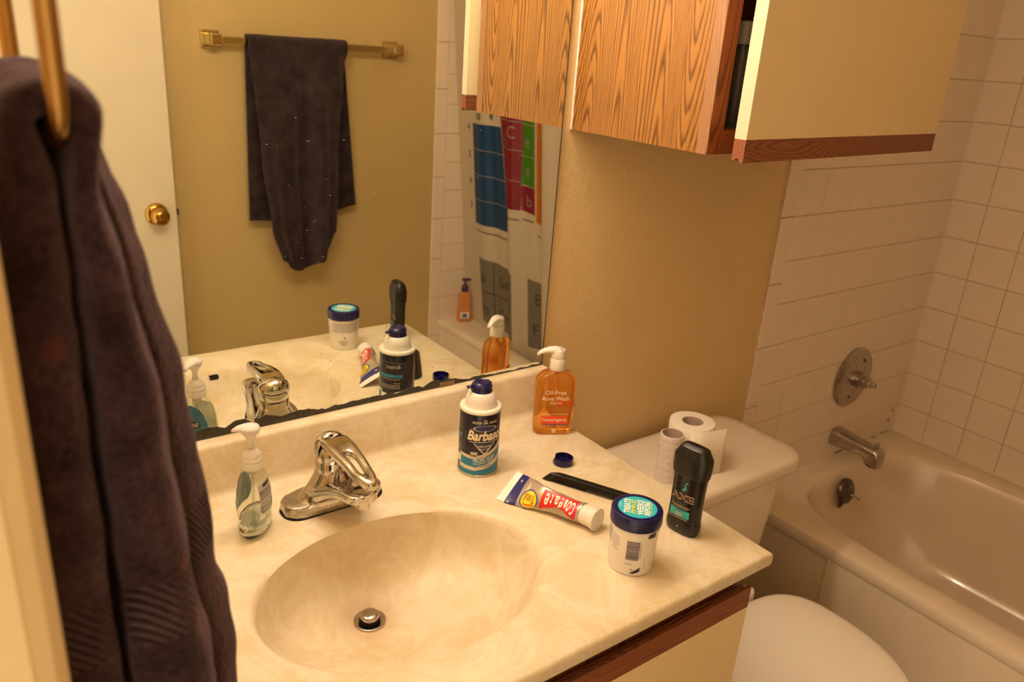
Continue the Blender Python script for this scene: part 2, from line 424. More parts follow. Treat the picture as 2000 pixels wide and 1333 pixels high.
def tile_mesh(w, h, name):
    g = 0.0011
    o = obj(name, box(-w/2+g, w/2-g, 0.0, 0.008, -h/2+g, h/2-g, 0.0011, 1), MAT['tile'], smooth=False); m = o.data
    bpy.data.objects.remove(o); return m
TM = {}
def put_tile(parent, x, y, z, w, h, rz, name='tile'):
    k = (round(w, 4), round(h, 4))
    if k not in TM: TM[k] = tile_mesh(w, h, name)
    o = bpy.data.objects.new(name, TM[k]); COL.objects.link(o); o.parent = parent
    j = random.uniform(-0.0003, 0.0003); o.location = (x, y+(j if rz != PI/2 else 0), z); o.rotation_euler = (random.uniform(-.002, .002), 0, rz)
rows = []
z = TT
while z > TB+0.02:
    zb = max(z-T, TB); rows.append((zb, z)); z -= T
for zb, zt in rows:
    for c in range(7):
        x = XT+(c+0.5)*T
        put_tile(wall_back, x, 0.0, (zb+zt)/2, T, zt-zb, 0.0)
        put_tile(wall_front, x, YF, (zb+zt)/2, T, zt-zb, PI)
    y = 0.0; w = 0.0953
    while y > YF+0.02:
        ww = min(w, y-YF); put_tile(wall_right, XR, y-ww/2, (zb+zt)/2, ww, zt-zb, -PI/2); y -= ww; w = T
zz = Z0-4*T
tz = [zz+1.5*T*k for k in range(-8, 6)]
for a in tz:
    lo, hi = max(a-1.5*T, ZF+0.001), min(a, TT)
    if hi-lo > 0.02:
        for p, yy, rz in ((wall_back, 0.0, 0.0), (wall_front, YF, PI)):
            put_tile(p, XT-0.0255, yy, (lo+hi)/2, 0.051, hi-lo, rz, 'trim_tile')
obj('caulk_bead', box(XR-0.0030, XR+0.001, -0.0030, 0.001, TB, TT), MAT['tile'], wall_right)
obj('caulk_bead', box(XR-0.0030, XR+0.001, YF, -0.001, TB-0.001, TB+0.0065, 0.001, 1), MAT['enamel'], wall_right)
obj('caulk_bead', box(XT+0.03, XR-0.001, -0.0030, 0.001, TB-0.001, TB+0.0065, 0.001, 1), MAT['enamel'], wall_back)
# painted plaster behind the trim is flush with the wall: give the trim a backing
obj('caulk_line', box(XT-0.0535, XT-0.0505, 0.001, 0.008, ZF, TT), MAT['grout'], wall_back)

# door casing, the pale strip at the left of the photograph
def casing(name, y0, y1, z0, z1):
    prof = [(0, 0.0), (0.004, 0.011), (0.010, 0.0165), (0.020, 0.0175), (0.026, 0.013), (0.034, 0.012), (0.046, 0.0155), (0.057, 0.010), (0.057, 0.0)]
    sgn = 1 if y1 > y0 else -1
    rings = [[(XL+px, y0+sgn*py*abs(y1-y0)/0.057, zz) for py, px in prof] for zz in (z0, z1)]
    return structure(obj(name, loft(rings), MAT['trimwhite']))
trim_1 = casing('trim_1', -0.712, -0.655, ZF, 1.29)
obj('jamb', box(XL-0.115, XL+0.002, -0.712, -0.699, ZF, 1.24), MAT['trimwhite'], trim_1)
baseboard = structure(obj('baseboard_front', box(-0.26, XT-0.06, YF-0.006, YF+0.008, ZF, ZF+0.08, 0.003), MAT['trimwhite']))

# the open door lying back along the towel-bar wall
door_1 = structure(obj('door_1', box(XL+0.004, -0.278, -1.515, -1.480, ZF+0.012, 1.225, 0.002, 1), MAT['door']))
KX, KZ = -0.337, 0.098
def rot_y(profile, seg=28):
    """lathe about +y (profile of (r, y))"""
    return [[(KX+r*math.cos(2*PI*i/seg), -1.480+yy, KZ+r*math.sin(2*PI*i/seg)) for i in range(seg)] for r, yy in profile]
knob = obj('door_knob', loft(rot_y([(0.006, 0.004), (0.011, 0.010), (0.010, 0.022), (0.016, 0.030), (0.0245, 0.038), (0.0275, 0.047), (0.0255, 0.056), (0.018, 0.063), (0.008, 0.066)])), MAT['brassbright'], door_1, smooth=True)
obj('rosette', loft(rot_y([(0.034, 0.0), (0.034, 0.003), (0.030, 0.008), (0.018, 0.011), (0.010, 0.012)])), MAT['brassbright'], door_1, smooth=True)
obj('latch_bolt', box(-0.279, -0.268, -1.506, -1.490, KZ-0.009, KZ+0.009, 0.002, 1), MAT['bronze'], door_1)

# ================================================================== vanity lamp above the mirror (out of the picture, it lights the room)
LX = [-0.72, -0.55, -0.38, -0.21]
lamp = thing('vanity_light', 'brass vanity light bar with round globes above the mirror', 'lamp', (-0.465, 0.006, 1.02))
obj('back_plate', box(-0.36, 0.36, -0.035, 0.0, -0.055, 0.055, 0.006), MAT['brass'], lamp)
gm = bpy.data.materials.new('lit globe glass'); gm.use_nodes = True
nt = gm.node_tree; nt.nodes.clear(); em = nt.nodes.new('ShaderNodeEmission'); om = nt.nodes.new('ShaderNodeOutputMaterial')
em.inputs[0].default_value = LAMP_COL+(1,); em.inputs[1].default_value = LAMP_STRENGTH; nt.links.new(em.outputs[0], om.inputs[0])
for x in LX:
    s = obj('socket', loft([[(x+0.465+0.02*math.cos(2*PI*i/20), yy, 0.02*math.sin(2*PI*i/20)) for i in range(20)] for yy in (-0.034, -0.095)]), MAT['brass'], lamp, angle=40)
    rings = [[(x+0.465+0.046*math.sin(t)*math.cos(2*PI*i/24), -0.130+0.046*math.cos(t), 0.046*math.sin(t)*math.sin(2*PI*i/24)) for i in range(24)] for t in [0.02+(PI-0.04)*k/13 for k in range(14)]]
    obj('globe', loft(rings), gm, lamp, smooth=True)

# ================================================================== vanity cabinet
VX0, VX1, VF = XL+0.004, -0.016, -0.515
vc = thing('vanity_cabinet', 'cream laminate vanity cabinet with oak pull strips under the marbled top', 'cabinet', (-0.45, -0.27, ZF))
def L(v, o): return v
def part_box(name, x0, x1, y0, y1, z0, z1, mat, par, bev=0.0, loc=(0, 0, 0)):
    return obj(name, box(x0-loc[0], x1-loc[0], y0-loc[1], y1-loc[1], z0-loc[2], z1-loc[2], bev), mat, par)
vl = (-0.45, -0.27, ZF)
part_box('side_panel', VX1-0.016, VX1, VF, 0.004, ZF, -0.023, MAT['oak'], vc, 0, vl)
part_box('side_panel', VX0, VX0+0.016, VF, 0.004, ZF, -0.023, MAT['oak'], vc, 0, vl)
part_box('back_panel', VX0+0.017, VX1-0.017, -0.004, 0.003, ZF+0.09, -0.16, MAT['oakdark'], vc, 0, vl)
part_box('toe_kick', VX0+0.017, VX1-0.017, VF+0.06, VF+0.075, ZF, ZF+0.09, MAT['oakdark'], vc, 0, vl)
part_box('bottom_panel', VX0+0.017, VX1-0.017, VF+0.02, -0.006, ZF+0.09, ZF+0.106, MAT['oakdark'], vc, 0, vl)
part_box('top_rail', VX0+0.017, VX1-0.017, VF-0.001, VF+0.018, -0.085, -0.023, MAT['oakdark'], vc, 0.001, vl)
dw = (VX1-VX0-0.006)/2
for k in range(2):
    x0 = VX0+0.002+k*(dw+0.002); x1 = x0+dw
    d = part_box('door', x0, x1, VF-0.022, VF-0.003, ZF+0.10, -0.093, MAT['cream'], vc, 0.001, vl)
    # routed pull strip: a small cove along its top edge
    pr = [(VF-0.003, -0.093), (VF-0.003, -0.066), (VF-0.006, -0.064), (VF-0.010, -0.0660), (VF-0.013, -0.063), (VF-0.016, -0.0575), (VF-0.022, -0.0575), (VF-0.022, -0.093)]
    obj('pull_strip', loft([[(x-vl[0], yy-vl[1], zz-vl[2]) for yy, zz in pr] for x in (x0, x1)]), MAT['oakpull'], d)

# ================================================================== marbled vanity top with the bowl sunk in it
BX, BY, BA, BB = -0.467, -0.323, 0.197, 0.147
DX, DY, DZ = -0.484, -0.253, -0.118
TX0, TX1, TY0, TY1 = XL+0.001, 0.0025, -0.5475, 0.004
NB = 96
ang = [2*PI*i/NB for i in range(NB)]
def rim(s): return [(BX+BA*s*math.cos(a), BY+BB*s*math.sin(a)) for a in ang]
def outer(inset):
    """rectangle sampled at the same angles as the bowl"""
    pts = []
    x0, x1, y0, y1 = TX0+inset, TX1-inset, TY0+inset, TY1
    for a in ang:
        c, s = math.cos(a)*BA, math.sin(a)*BB
        k = min(((x1 if c > 0 else x0)-BX)/c if abs(c) > 1e-9 else 1e9, ((y1 if s > 0 else y0)-BY)/s if abs(s) > 1e-9 else 1e9)
        pts.append([BX+k*c, BY+k*s])
    for cx, cy in ((x0, y0), (x1, y0), (x0, y1), (x1, y1)):     # snap the nearest sample to each corner
        i = min(range(NB), key=lambda q: (pts[q][0]-cx)**2+(pts[q][1]-cy)**2); pts[i] = [cx, cy]
    return pts
bm = bmesh.new(); rings = []
rings.append([(x, y, -0.022) for x, y in outer(0.0015)])
rings.append([(x, y, -0.019) for x, y in outer(0.0)])
rings.append([(x, y, -0.006) for x, y in outer(0.0)])
rings.append([(x, y, -0.002) for x, y in outer(0.0012)])
rings.append([(x, y, 0.0) for x, y in outer(0.005)])
o5 = outer(0.005)
def mixr(a, b, t): return [((1-t)*p[0]+t*q[0], (1-t)*p[1]+t*q[1]) for p, q in zip(a, b)]
r1 = rim(1.16)
rings.append([(x, y, 0.0) for x, y in mixr(o5, r1, 0.5)])
rings.append([(x, y, 0.0) for x, y in r1])
rings.append([(x, y, -0.0008) for x, y in rim(1.12)])
rings.append([(x, y, -0.0030) for x, y in rim(1.06)])
rings.append([(x, y, -0.0050) for x, y in rim(1.015)])
for t, zz in ((0.0, -0.0085), (0.02, -0.0180), (0.045, -0.0310), (0.08, -0.0470), (0.13, -0.0640), (0.20, -0.0795), (0.30, -0.0920), (0.42, -0.1010), (0.56, -0.1080), (0.69, -0.1140), (0.80, -0.1173), (0.885, -0.1180)):
    cx, cy = BX+(DX-BX)*t, BY+(DY-BY)*t**0.8
    k = (1-t)*0.985
    rings.append([(cx+BA*k*math.cos(a), cy+BB*k*math.sin(a)*(1-0.0*t), zz) for a in ang])
loft(rings, cap0=False, cap1=True, bm=bm)
vt = obj('vanity_sink', bm, MAT['marble'], smooth=False, angle=50)
tag(vt, 'cream marbled vanity top with an oval sunken basin', 'sink')
# backsplash with rounded top edge and a cove at its foot
pr = [(0.0055, 0.0), (0.0055, 0.086), (0.002, 0.0868), (-0.014, 0.0868), (-0.0195, 0.085), (-0.0225, 0.0805), (-0.0225, 0.012), (-0.0245, 0.006), (-0.029, 0.0022), (-0.034, 0.0006), (-0.040, -0.0012)]
obj('backsplash', loft([[(x, y, z) for y, z in pr] for x in (TX0, TX0+0.3, TX1-0.31, TX1)]), MAT['marble'], vt, angle=50)
# drain
fl = obj('drain_flange', lathe([(0.0135, DZ-0.004), (0.0135, DZ+0.0010), (0.018, DZ+0.0016), (0.0215, DZ+0.0036), (0.0225, DZ+0.0030), (0.0225, DZ-0.003)], 40, DX, DY, cap0=False, cap1=False), MAT['nickel'], vt, smooth=True)
obj('drain_hole', lathe([(0.0134, DZ+0.0005), (0.004, DZ+0.0004)], 24, DX, DY), MAT['dark'], vt)
st = obj('drain_stopper', lathe([(0.0122, DZ+0.0062), (0.0133, DZ+0.0070), (0.0136, DZ+0.0105), (0.0130, DZ+0.0128), (0.0112, DZ+0.0142), (0.006, DZ+0.0149), (0.0015, DZ+0.0150)], 40, DX, DY), MAT['nickel'], vt, angle=50)
obj('gap_shade_stem', lathe([(0.0105, DZ+0.0003), (0.0118, DZ+0.0030), (0.0112, DZ+0.0063)], 32, DX, DY), MAT['dark'], st)  # near-black stem: shade of the gap under the cap put in colour
st['label'] = 'dull round pop-up stopper'
# overflow slot on the front wall of the bowl, seen in the mirror
oy = BY-0.1371
ov = obj('overflow_slot', loft([[(-0.485+x, oy+k-0.49*zz, -0.0215+zz) for x, zz in rrect(0.032, 0.0095, 0.0045)] for k in (-0.004, 0.0009)]), MAT['dark'], vt)

# ================================================================== faucet
FX, FY = -0.4765, -0.1135
fa = thing('faucet', 'chrome single-lever faucet behind the basin', 'faucet', (FX, FY, 0.0))
bm = bmesh.new(); rings = []
for x in [-0.0755, -0.0745, -0.071, -0.064, -0.053, -0.042, -0.030, -0.015, 0, 0.015, 0.030, 0.042, 0.053, 0.064, 0.071, 0.0745, 0.0755]:
    a = abs(x)/0.0755; hd = 0.0275*(1-0.08*a*a); e = 1-max(0, (abs(x)-0.051)/0.0245)**2.6*0.60; hd *= e
    top = interp([(0, 0.026), (0.45, 0.0225), (0.7, 0.0185), (1.0, 0.0175)], a) - 0.0035*(abs(x) > 0.0750) - 0.001*(abs(x) > 0.074)
    rings.append([(x, -hd, 0.0012), (x, -hd, 0.003), (x, -hd*0.94, top*0.80), (x, -hd*0.89, top*0.96), (x, -hd*0.80, top), (x, 0, top+0.0004), (x, hd*0.80, top), (x, hd*0.89, top*0.96), (x, hd*0.94, top*0.80), (x, hd, 0.003), (x, hd, 0.0012)])
loft(rings, bm=bm)
obj('base_plate', bm, MAT['chromedull'], fa, angle=45)
obj('gasket', loft([[(x*1.02, y*1.03, zz) for x, y in rrect(0.1525, 0.0545, 0.024)] for zz in (0.0, 0.0014)]), MAT['dark'], fa)
# skirt that sweeps up from the plate to the upright barrel
TY = -0.004
obj('skirt', loft([[(x, y+TY, z) for x, y in sell(a, b, e, 48)] for z, a, b, e in ((0.0150, 0.0600, 0.0255, 3.4), (0.0195, 0.0520, 0.0255, 3.1), (0.026, 0.0445, 0.0252, 2.8), (0.034, 0.0378, 0.0250, 2.5), (0.042, 0.0325, 0.0248, 2.3), (0.050, 0.0282, 0.0246, 2.1), (0.058, 0.0252, 0.0246, 2.0))]), MAT['chrome'], fa, angle=50)
tw_ = obj('barrel', lathe([(0.0246, 0.054), (0.0244, 0.0735), (0.0236, 0.0745), (0.0236, 0.0765), (0.0242, 0.0775), (0.0240, 0.0840), (0.0225, 0.0910), (0.0190, 0.0970), (0.0130, 0.1015), (0.005, 0.1030)], 44, 0, TY), MAT['chrome'], fa, angle=40)
# spout: a broad flat tongue that narrows to a rounded nose
bm = bmesh.new(); rings = []
for y, w, zt, zb in ((0.004, 0.034, 0.040, 0.012), (-0.012, 0.046, 0.041, 0.012), (-0.024, 0.0450, 0.045, 0.015), (-0.034, 0.0400, 0.0495, 0.024), (-0.046, 0.0335, 0.0545, 0.034), (-0.060, 0.0298, 0.0600, 0.0430), (-0.076, 0.0264, 0.0650, 0.0495), (-0.090, 0.0242, 0.0680, 0.0525), (-0.100, 0.0225, 0.0690, 0.0540), (-0.1060, 0.0200, 0.0690, 0.0545), (-0.1105, 0.0150, 0.0688, 0.0548), (-0.1125, 0.0080, 0.0684, 0.0552)):
    cz, hz = (zt+zb)/2, (zt-zb)/2
    rings.append([(x*w, y, cz+zz*hz) for x, zz in sell(1, 1, 5.0, 40)])
loft(rings, bm=bm)
sp = obj('spout', bm, MAT['chrome'], fa, angle=45)
obj('aerator', lathe([(0.0112, 0.0560), (0.0112, 0.0455), (0.0105, 0.0445), (0.0082, 0.0445), (0.0078, 0.049)], 32, 0.001, -0.0985, cap0=False), MAT['chrome'], sp, angle=40)
# lever handle: a hood over the back of the barrel that runs forward into an open loop
HC = (0.0, TY)
hood = []
for zz, r in ((0.0860, 0.0262), (0.0905, 0.0264), (0.0960, 0.0255), (0.1015, 0.0230), (0.1060, 0.0180), (0.1085, 0.0110), (0.1092, 0.002)):
    hood.append([(HC[0]+r*math.cos(R(-12+204*i/30)), HC[1]+r*math.sin(R(-12+204*i/30)), zz+0.004*math.sin(R(-12+204*i/30))) for i in range(31)])
ha = solid(obj('handle', loft(hood, closed=False), MAT['chrome'], fa, smooth=True), 0.0022, -1)
def lz(l): return interp([(-0.03, 0.100), (-0.012, 0.1075), (0.010, 0.1100), (0.030, 0.1098), (0.060, 0.1055), (0.095, 0.0985), (0.13, 0.0935)], l)
def lever(outline, dz): return [(HC[0]+w+0.0035*max(0, l)/0.12, -l+HC[1], lz(l)+dz) for l, w in outline]
n = 52; out, inn = [], []
for i in range(n):
    t = 2*PI*i/n; c, s_ = math.cos(t), math.sin(t)
    ec = math.copysign(abs(c)**0.66, c); es = math.copysign(abs(s_)**0.66, s_)
    l = 0.0505+0.0735*ec; wd = interp([(-0.03, 0.0200), (0.0, 0.0225), (0.03, 0.0205), (0.08, 0.0168), (0.13, 0.0142)], l)
    out.append((l, wd*es)); li = 0.0770+0.0300*ec; inn.append((li, interp([(0.035, 0.0072), (0.11, 0.0048)], li)*es))
def inset(p, q, t): return [((1-t)*a[0]+t*b[0], (1-t)*a[1]+t*b[1]) for a, b in zip(p, q)]
rr = [lever(out, -0.0125), lever(out, -0.0060), lever(out, -0.0035), lever(inset(out, inn, 0.07), -0.0008), lever(inset(out, inn, 0.25), 0.0010), lever(inset(out, inn, 0.55), 0.0018), lever(inset(out, inn, 0.9), 0.0008), lever(inn, -0.0004), lever(inn, -0.0018), lever(inn, -0.0115), lever(inset(out, inn, 0.6), -0.0130), lever(out, -0.0125)]
bm = bmesh.new(); loft(rr, cap0=False, cap1=False, bm=bm); bmesh.ops.remove_doubles(bm, verts=bm.verts[:], dist=1e-6)
subd(obj('lever', bm, MAT['chrome'], ha, smooth=True), 1)
obj('temperature_dot', lathe([(0.0030, 0.0), (0.0030, 0.0010), (0.001, 0.0013)], 16, 0.014, TY-0.0195), plain('red dot', '#a3201c', 0.3), ha).location.z = 0.0885

# ================================================================== wall mirror
mi = thing('wall_mirror', 'large frameless wall mirror with blackened bottom edge above the backsplash', 'mirror', (-0.443, 0.0, 0.0872))
MX0, MX1, MZ0, MZ1 = XL+0.002, 0.0, 0.0872, 0.925
loc = (-0.443, 0, 0.0872)
part_box('glass', MX0, MX1, 0.0, 0.0055, MZ0, MZ1, MAT['mirror'], mi, 0, loc)
part_box('dark_edge', MX1+0.0002, MX1+0.0022, 0.0003, 0.0058, MZ0, MZ1, MAT['desilver'], mi, 0, loc)
# the silvering has rotted along the bottom: ragged dark patches
random.seed(21)
def rag(x):
    u = (x-MX0)/(MX1-MX0)
    base = interp([(0.0, 0.017), (0.25, 0.016), (0.36, 0.019), (0.50, 0.0125), (0.60, 0.010), (0.68, 0.011), (0.745, 0.016), (0.80, 0.008), (0.86, 0.0042), (1.0, 0.0032)], u)
    sc = abs(math.sin(u*41+1.6*math.sin(u*17)))*0.45+0.55
    return base*sc + 0.0022*noise.noise(Vector((x*70, 3.1, 0)))+0.0014*noise.noise(Vector((x*210, 1.7, 0)))*(1 if u < 0.85 else 0.3)
n = 320; vs = []; fs = []
for i in range(n+1):
    x = MX0+(MX1-MX0)*i/n; h = max(0.0012, rag(x))
    vs += [(x-loc[0], -0.0004, 0.0), (x-loc[0], -0.0004, h), (x-loc[0], -0.0001, h+0.0002)]
for i in range(n): fs += [(3*i, 3*i+3, 3*i+4, 3*i+1), (3*i+1, 3*i+4, 3*i+5, 3*i+2)]
obj('desilvered_patch', (vs, fs), MAT['desilver'], mi)
random.seed(77); bm = bmesh.new()
for k in range(115):                               # dried splashes on the glass, most of them where the towel is reflected
    if k < 70: x, z = -0.40+random.gauss(0, 0.055), 0.33+random.gauss(0, 0.09)
    else: x, z = random.uniform(-0.8, -0.02), random.uniform(0.03, 0.62)
    r_ = random.uniform(0.0003, 0.0009); a_ = random.uniform(1, 3.2)
    f = [bm.verts.new((x-loc[0]+r_*a_*c, -0.00025, z-0.0872+r_*s*0.8)) for c, s in ((1, 0), (.5, .87), (-.5, .87), (-1, 0), (-.5, -.87), (.5, -.87))]; bm.faces.new(f)
obj('splash_spots', bm, plain('dried splash', '#8d8272', 0.6), mi)['kind'] = 'stuff'
obj('clip', box(-0.226-loc[0], -0.196-loc[0], -0.0022, -0.0005, 0.001, 0.0085, 0.0006), plain('rusty mirror clip', '#8a6a4a', 0.5, 0.2, 200), mi)

# ================================================================== wall cabinet over the toilet
CX0, CX1, CF, CZ0, CZ1 = 0.0245, 0.640, -0.300, 0.5225, 1.13
wc = thing('wall_cabinet', 'oak wall cabinet over the toilet with a cream door standing ajar', 'cabinet', (0.33, -0.15, CZ0))
cl = (0.33, -0.15, CZ0)
def cb(name, *a, mat, par=None, bev=0): return part_box(name, *a, MAT[mat], par or wc, bev, cl)
cb('side_panel', CX0, CX0+0.013, CF+0.0215, 0.0055, CZ0, CZ1, mat='oak')
cb('side_panel', CX1-0.013, CX1, CF+0.0215, 0.0055, CZ0, CZ1, mat='oak')
cb('bottom_panel', CX0+0.0135, CX1-0.0135, CF+0.0215, -0.001, CZ0+0.018, CZ0+0.031, mat='oakdark')
cb('top_panel', CX0+0.0135, CX1-0.0135, CF+0.0215, -0.001, CZ1-0.014, CZ1, mat='oakdark')
cb('back_panel', CX0+0.0135, CX1-0.0135, -0.0008, 0.0052, CZ0, CZ1, mat='oakdark')
st = cb('stile', CX0, CX0+0.030, CF, CF+0.021, CZ0, CZ1, mat='oakdark', bev=0.0012)
obj('stile_edge', box(CX0-0.0009-cl[0], CX0+0.0004-cl[0], CF+0.0008-cl[1], CF+0.0206-cl[1], 0.0, CZ1-CZ0), MAT['oakstile'], st)['label'] = 'worn pale edge of the stile'
cb('stile', CX1-0.052, CX1, CF, CF+0.021, CZ0, CZ1, mat='oakdark', bev=0.0012)
cb('rail', CX0+0.0305, CX1-0.0525, CF, CF+0.021, CZ0, CZ0+0.034, mat='oakdark', bev=0.0012)
cb('rail', CX0+0.0305, CX1-0.0525, CF, CF+0.021, CZ1-0.05, CZ1, mat='oakdark', bev=0.0012)
# old paint along the wall side of the panel
vs, fs = [], []
for i in range(121):
    z = (CZ1-CZ0)*i/120; w = 0.0016+0.0022*max(0, noise.noise(Vector((0, z*60, 2))))+0.001*noise.noise(Vector((3, z*190, 2)))
    vs += [(CX0-0.0012-cl[0], 0.0055-cl[1], z), (CX0-0.0012-cl[0], 0.0035-w-cl[1], z), (CX0+0.0005-cl[0], 0.0033-w-cl[1], z)]
for i in range(120): fs += [(3*i, 3*i+1, 3*i+4, 3*i+3), (3*i+1, 3*i+2, 3*i+5, 3*i+4)]
obj('paint_drip', (vs, fs), MAT['whiteplastic'], wc)['label'] = 'ragged line of white paint along the wall edge'
# door, hinged at its right edge and a few degrees open
dwid = 0.606; ax = 0.633; ay = -0.3195
dang = math.atan2(0.042, 0.604)
ux = (-math.cos(dang), -math.sin(dang)); nx = (math.sin(dang), -math.cos(dang))   # along the door towards its free edge; out of its face
def dp(u, w, z): return (ax+ux[0]*u+nx[0]*w-cl[0], ay+ux[1]*u+nx[1]*w-cl[1], z-cl[2])
def dbox(u0, u1, w0, w1, z0, z1):
    return loft([[dp(u0, w0, z), dp(u1, w0, z), dp(u1, w1, z), dp(u0, w1, z)] for z in (z0, z1)])
DB = 0.5195
dr = obj('door', dbox(0, dwid-0.0012, -0.019, 0.0, DB+0.0315, CZ1-0.004), MAT['cream'], wc)
eb = obj('edge_band', dbox(dwid-0.0012, dwid, -0.0192, 0.0002, DB+0.0315, CZ1-0.004), MAT['cream_edge'], dr)
pw = [(0.0, 0.0315), (0.0, 0.0), (-0.005, 0.0), (-0.0065, 0.0035), (-0.0095, 0.0055), (-0.0125, 0.0045), (-0.0150, 0.0015), (-0.019, 0.003), (-0.019, 0.0315)]
obj('pull_strip', loft([[dp(u, w+0.0006, DB+z) for w, z in pw] for u in (0, dwid+0.0008)]), MAT['oakpull'], dr)['label'] = 'brown oak pull strip along the bottom of the door'
# two bottles standing inside, glimpsed through the gap
def gap_bottle(name, x, y, h, r, c1, c2, label):
    t = thing(name, label, 'bottle', (x, y, CZ0+0.031))
    obj('body', lathe([(r*0.96, 0), (r, 0.004), (r, h*0.62), (r*0.92, h*0.68), (r*0.5, h*0.76), (r*0.5, h*0.78)], 28), c1, t, angle=50)
    obj('cap', lathe([(r*0.62, h*0.78), (r*0.62, h*0.93), (r*0.5, h*0.985), (r*0.2, h)], 28), c2, t, angle=50)
gap_bottle('bottle', 0.163, -0.224, 0.158, 0.020, plain('grey bottle', '#4a443d', 0.35), plain('pale cap', '#a09686', 0.35), 'dark bottle with a pale cap, glimpsed inside the wall cabinet behind its door')
# ================================================================== things on the counter
WHITE = plain('print white', '#efe2cd', 0.4); SILVER = plain('print silver', '#cfc2ae', 0.35); TEALP = plain('print teal', '#1d7aa0', 0.4)
INK = plain('print ink', '#3b3640', 0.5); NAVYP = plain('print navy', '#1f2350', 0.4); REDP = plain('print red', '#d5281f', 0.35); YELP = plain('print yellow', '#f0d327', 0.4)
AQUA = plain('print aqua', '#2fb4c6', 0.4); LILAC = plain('print grey', '#8b8390', 0.5)

# ---- shaving cream can
cx, cy = -0.2335, -0.1385
can = thing('shaving_cream_can', 'dark navy shaving cream can with teal swooshes and a blue nozzle', 'can', (cx, cy, 0))
CR = 0.0325
obj('body', lathe([(CR-0.003, 0.001), (CR, 0.003), (CR, 0.109), (CR-0.0006, 0.1105)], 64), plain('can print navy', '#141226', 0.22, 0.1, 8, coat=0.3), can, angle=45)
obj('base_rim', lathe([(CR-0.0025, 0.0), (CR+0.0004, 0.0006), (CR+0.0007, 0.0022), (CR+0.0002, 0.0042), (CR-0.001, 0.0046)], 64), metal('tin rim', '#d8cdbd', 0.22, 0.3), can, smooth=True)
obj('shoulder', lathe([(CR-0.0004, 0.1095), (CR+0.0010, 0.1105), (CR+0.0012, 0.1130), (CR+0.0002, 0.1150), (CR-0.0035, 0.1158), (CR-0.0060, 0.1160), (CR-0.0068, 0.1175), (CR-0.0075, 0.124), (CR-0.0090, 0.130), (CR-0.0120, 0.1365), (CR-0.0155, 0.1395)], 64), MAT['whiteplastic'], can, angle=45)
nz = obj('nozzle', lathe([(0.0172, 0.1370), (0.0172, 0.1405), (0.0160, 0.1425), (0.0160, 0.1460), (0.0168, 0.1470), (0.0165, 0.1490), (0.0140, 0.1525), (0.0118, 0.1545), (0.0105, 0.1535), (0.0020, 0.1530)], 44), MAT['navy'], can, angle=35)
obj('spout', tube([(-0.009, 0.001, 0.1485), (-0.020, 0.002, 0.1488), (-0.0255, 0.0025, 0.1488)], 0.0033, 16, flat=0.75), MAT['navy'], nz, smooth=True)
obj('hinge_tab', box(0.0085, 0.0150, -0.006, 0.006, 0.1500, 0.1535, 0.0008), MAT['navy'], nz)
PH0 = math.atan2(-0.925, -0.658)+0.20       # label centre, a little round to the right of the viewer
def canf(off=0.0003):
    return lambda x, y: ((CR+off)*math.cos(PH0+x/CR), (CR+off)*math.sin(PH0+x/CR), y)
swl = lambda z0, amp: (lambda x: z0+amp*(-0.35*x/CR+0.55*(x/CR)**2*(1 if x > 0 else 0.25)))
def band2(lo, hi, x0=-1.25*CR, x1=1.5*CR): return Print().band(lo, hi, x0, x1, 40)
sw = lambda b, s: (lambda x: b + s*(0.72*max(0, x/CR+0.25)**1.6) - 0.0020*(x/CR+1.2)*(x < -0.25*CR))
band2(sw(0.0335, 0.014), sw(0.0400, 0.017)).build('print', canf(0.00025), SILVER, can)
band2(sw(0.0205, 0.013), sw(0.0345, 0.0145)).build('print', canf(0.0003), TEALP, can)
band2(sw(0.0135, 0.010), sw(0.0210, 0.0135)).build('print', canf(0.00025), SILVER, can)
band2(lambda x: 0.0046, sw(0.0138, 0.0105)).build('print', canf(0.0003), TEALP, can)
p = Print()
p.text('Barbasol', 0.0065, 0.0745, 0.0600, 0.0175, bold=0.035, shear=0.18)
p.text('PACIFIC RUSH', 0.0045, 0.0315, 0.036, 0.0066, bold=0.012, shear=0.1, arc=lambda x: 0.16*(x+0.008))
p.text('WITH CAFFEINE & MENTHOL', 0.0045, 0.0255, 0.036, 0.0026, bold=0.012, arc=lambda x: 0.17*(x+0.008))
p.text('THICK & RICH', 0.0035, 0.0560, 0.022, 0.0036, bold=0.012)
p.text('SHAVING CREAM', 0.0035, 0.0510, 0.017, 0.0022, bold=0.012)
p.text('USA', -0.001+0.004, 0.0975, 0.0075, 0.0044, bold=0.015)
p.text('MADE IN', -0.001+0.004, 0.1015, 0.006, 0.0014, bold=0.012)
p.rect(-0.0185, -0.008, 0.0405, 0.0452)
p.build('lettering', canf(0.0005), plain('label cream', '#e9d9b8', 0.35), can)
p = Print()
p.rect(-0.0175, -0.0035, 0.0955, 0.0990); p.rect(0.0095, 0.0230, 0.0955, 0.0990)
p.band(lambda x: 0.0855, lambda x: 0.0862, -0.0200, -0.0135, 6); p.band(lambda x: 0.0862, lambda x: 0.0869, 0.0205, 0.0265, 6)
p.oval(0.0035, 0.0870, 0.0190, 0.0052, 48, 0.90)
p.band(lambda x: 0.0628, lambda x: 0.0640, -0.0215, 0.0300, 16)
p.quad([(-0.0150, 0.0612), (-0.0128, 0.0612), (0.0045, 0.0432), (0.0030, 0.0412)], 6, 2); p.quad([(0.0190, 0.0612), (0.0212, 0.0612), (0.0050, 0.0412), (0.0030, 0.0432)], 6, 2)
p.build('print', canf(0.0004), SILVER, can)
p = Print(); p.oval(0.0035, 0.0870, 0.0170, 0.0046, 48); p.quad([(-0.0130, 0.0612), (0.0192, 0.0612), (0.0040, 0.0440), (0.0030, 0.0440)], 6, 3)
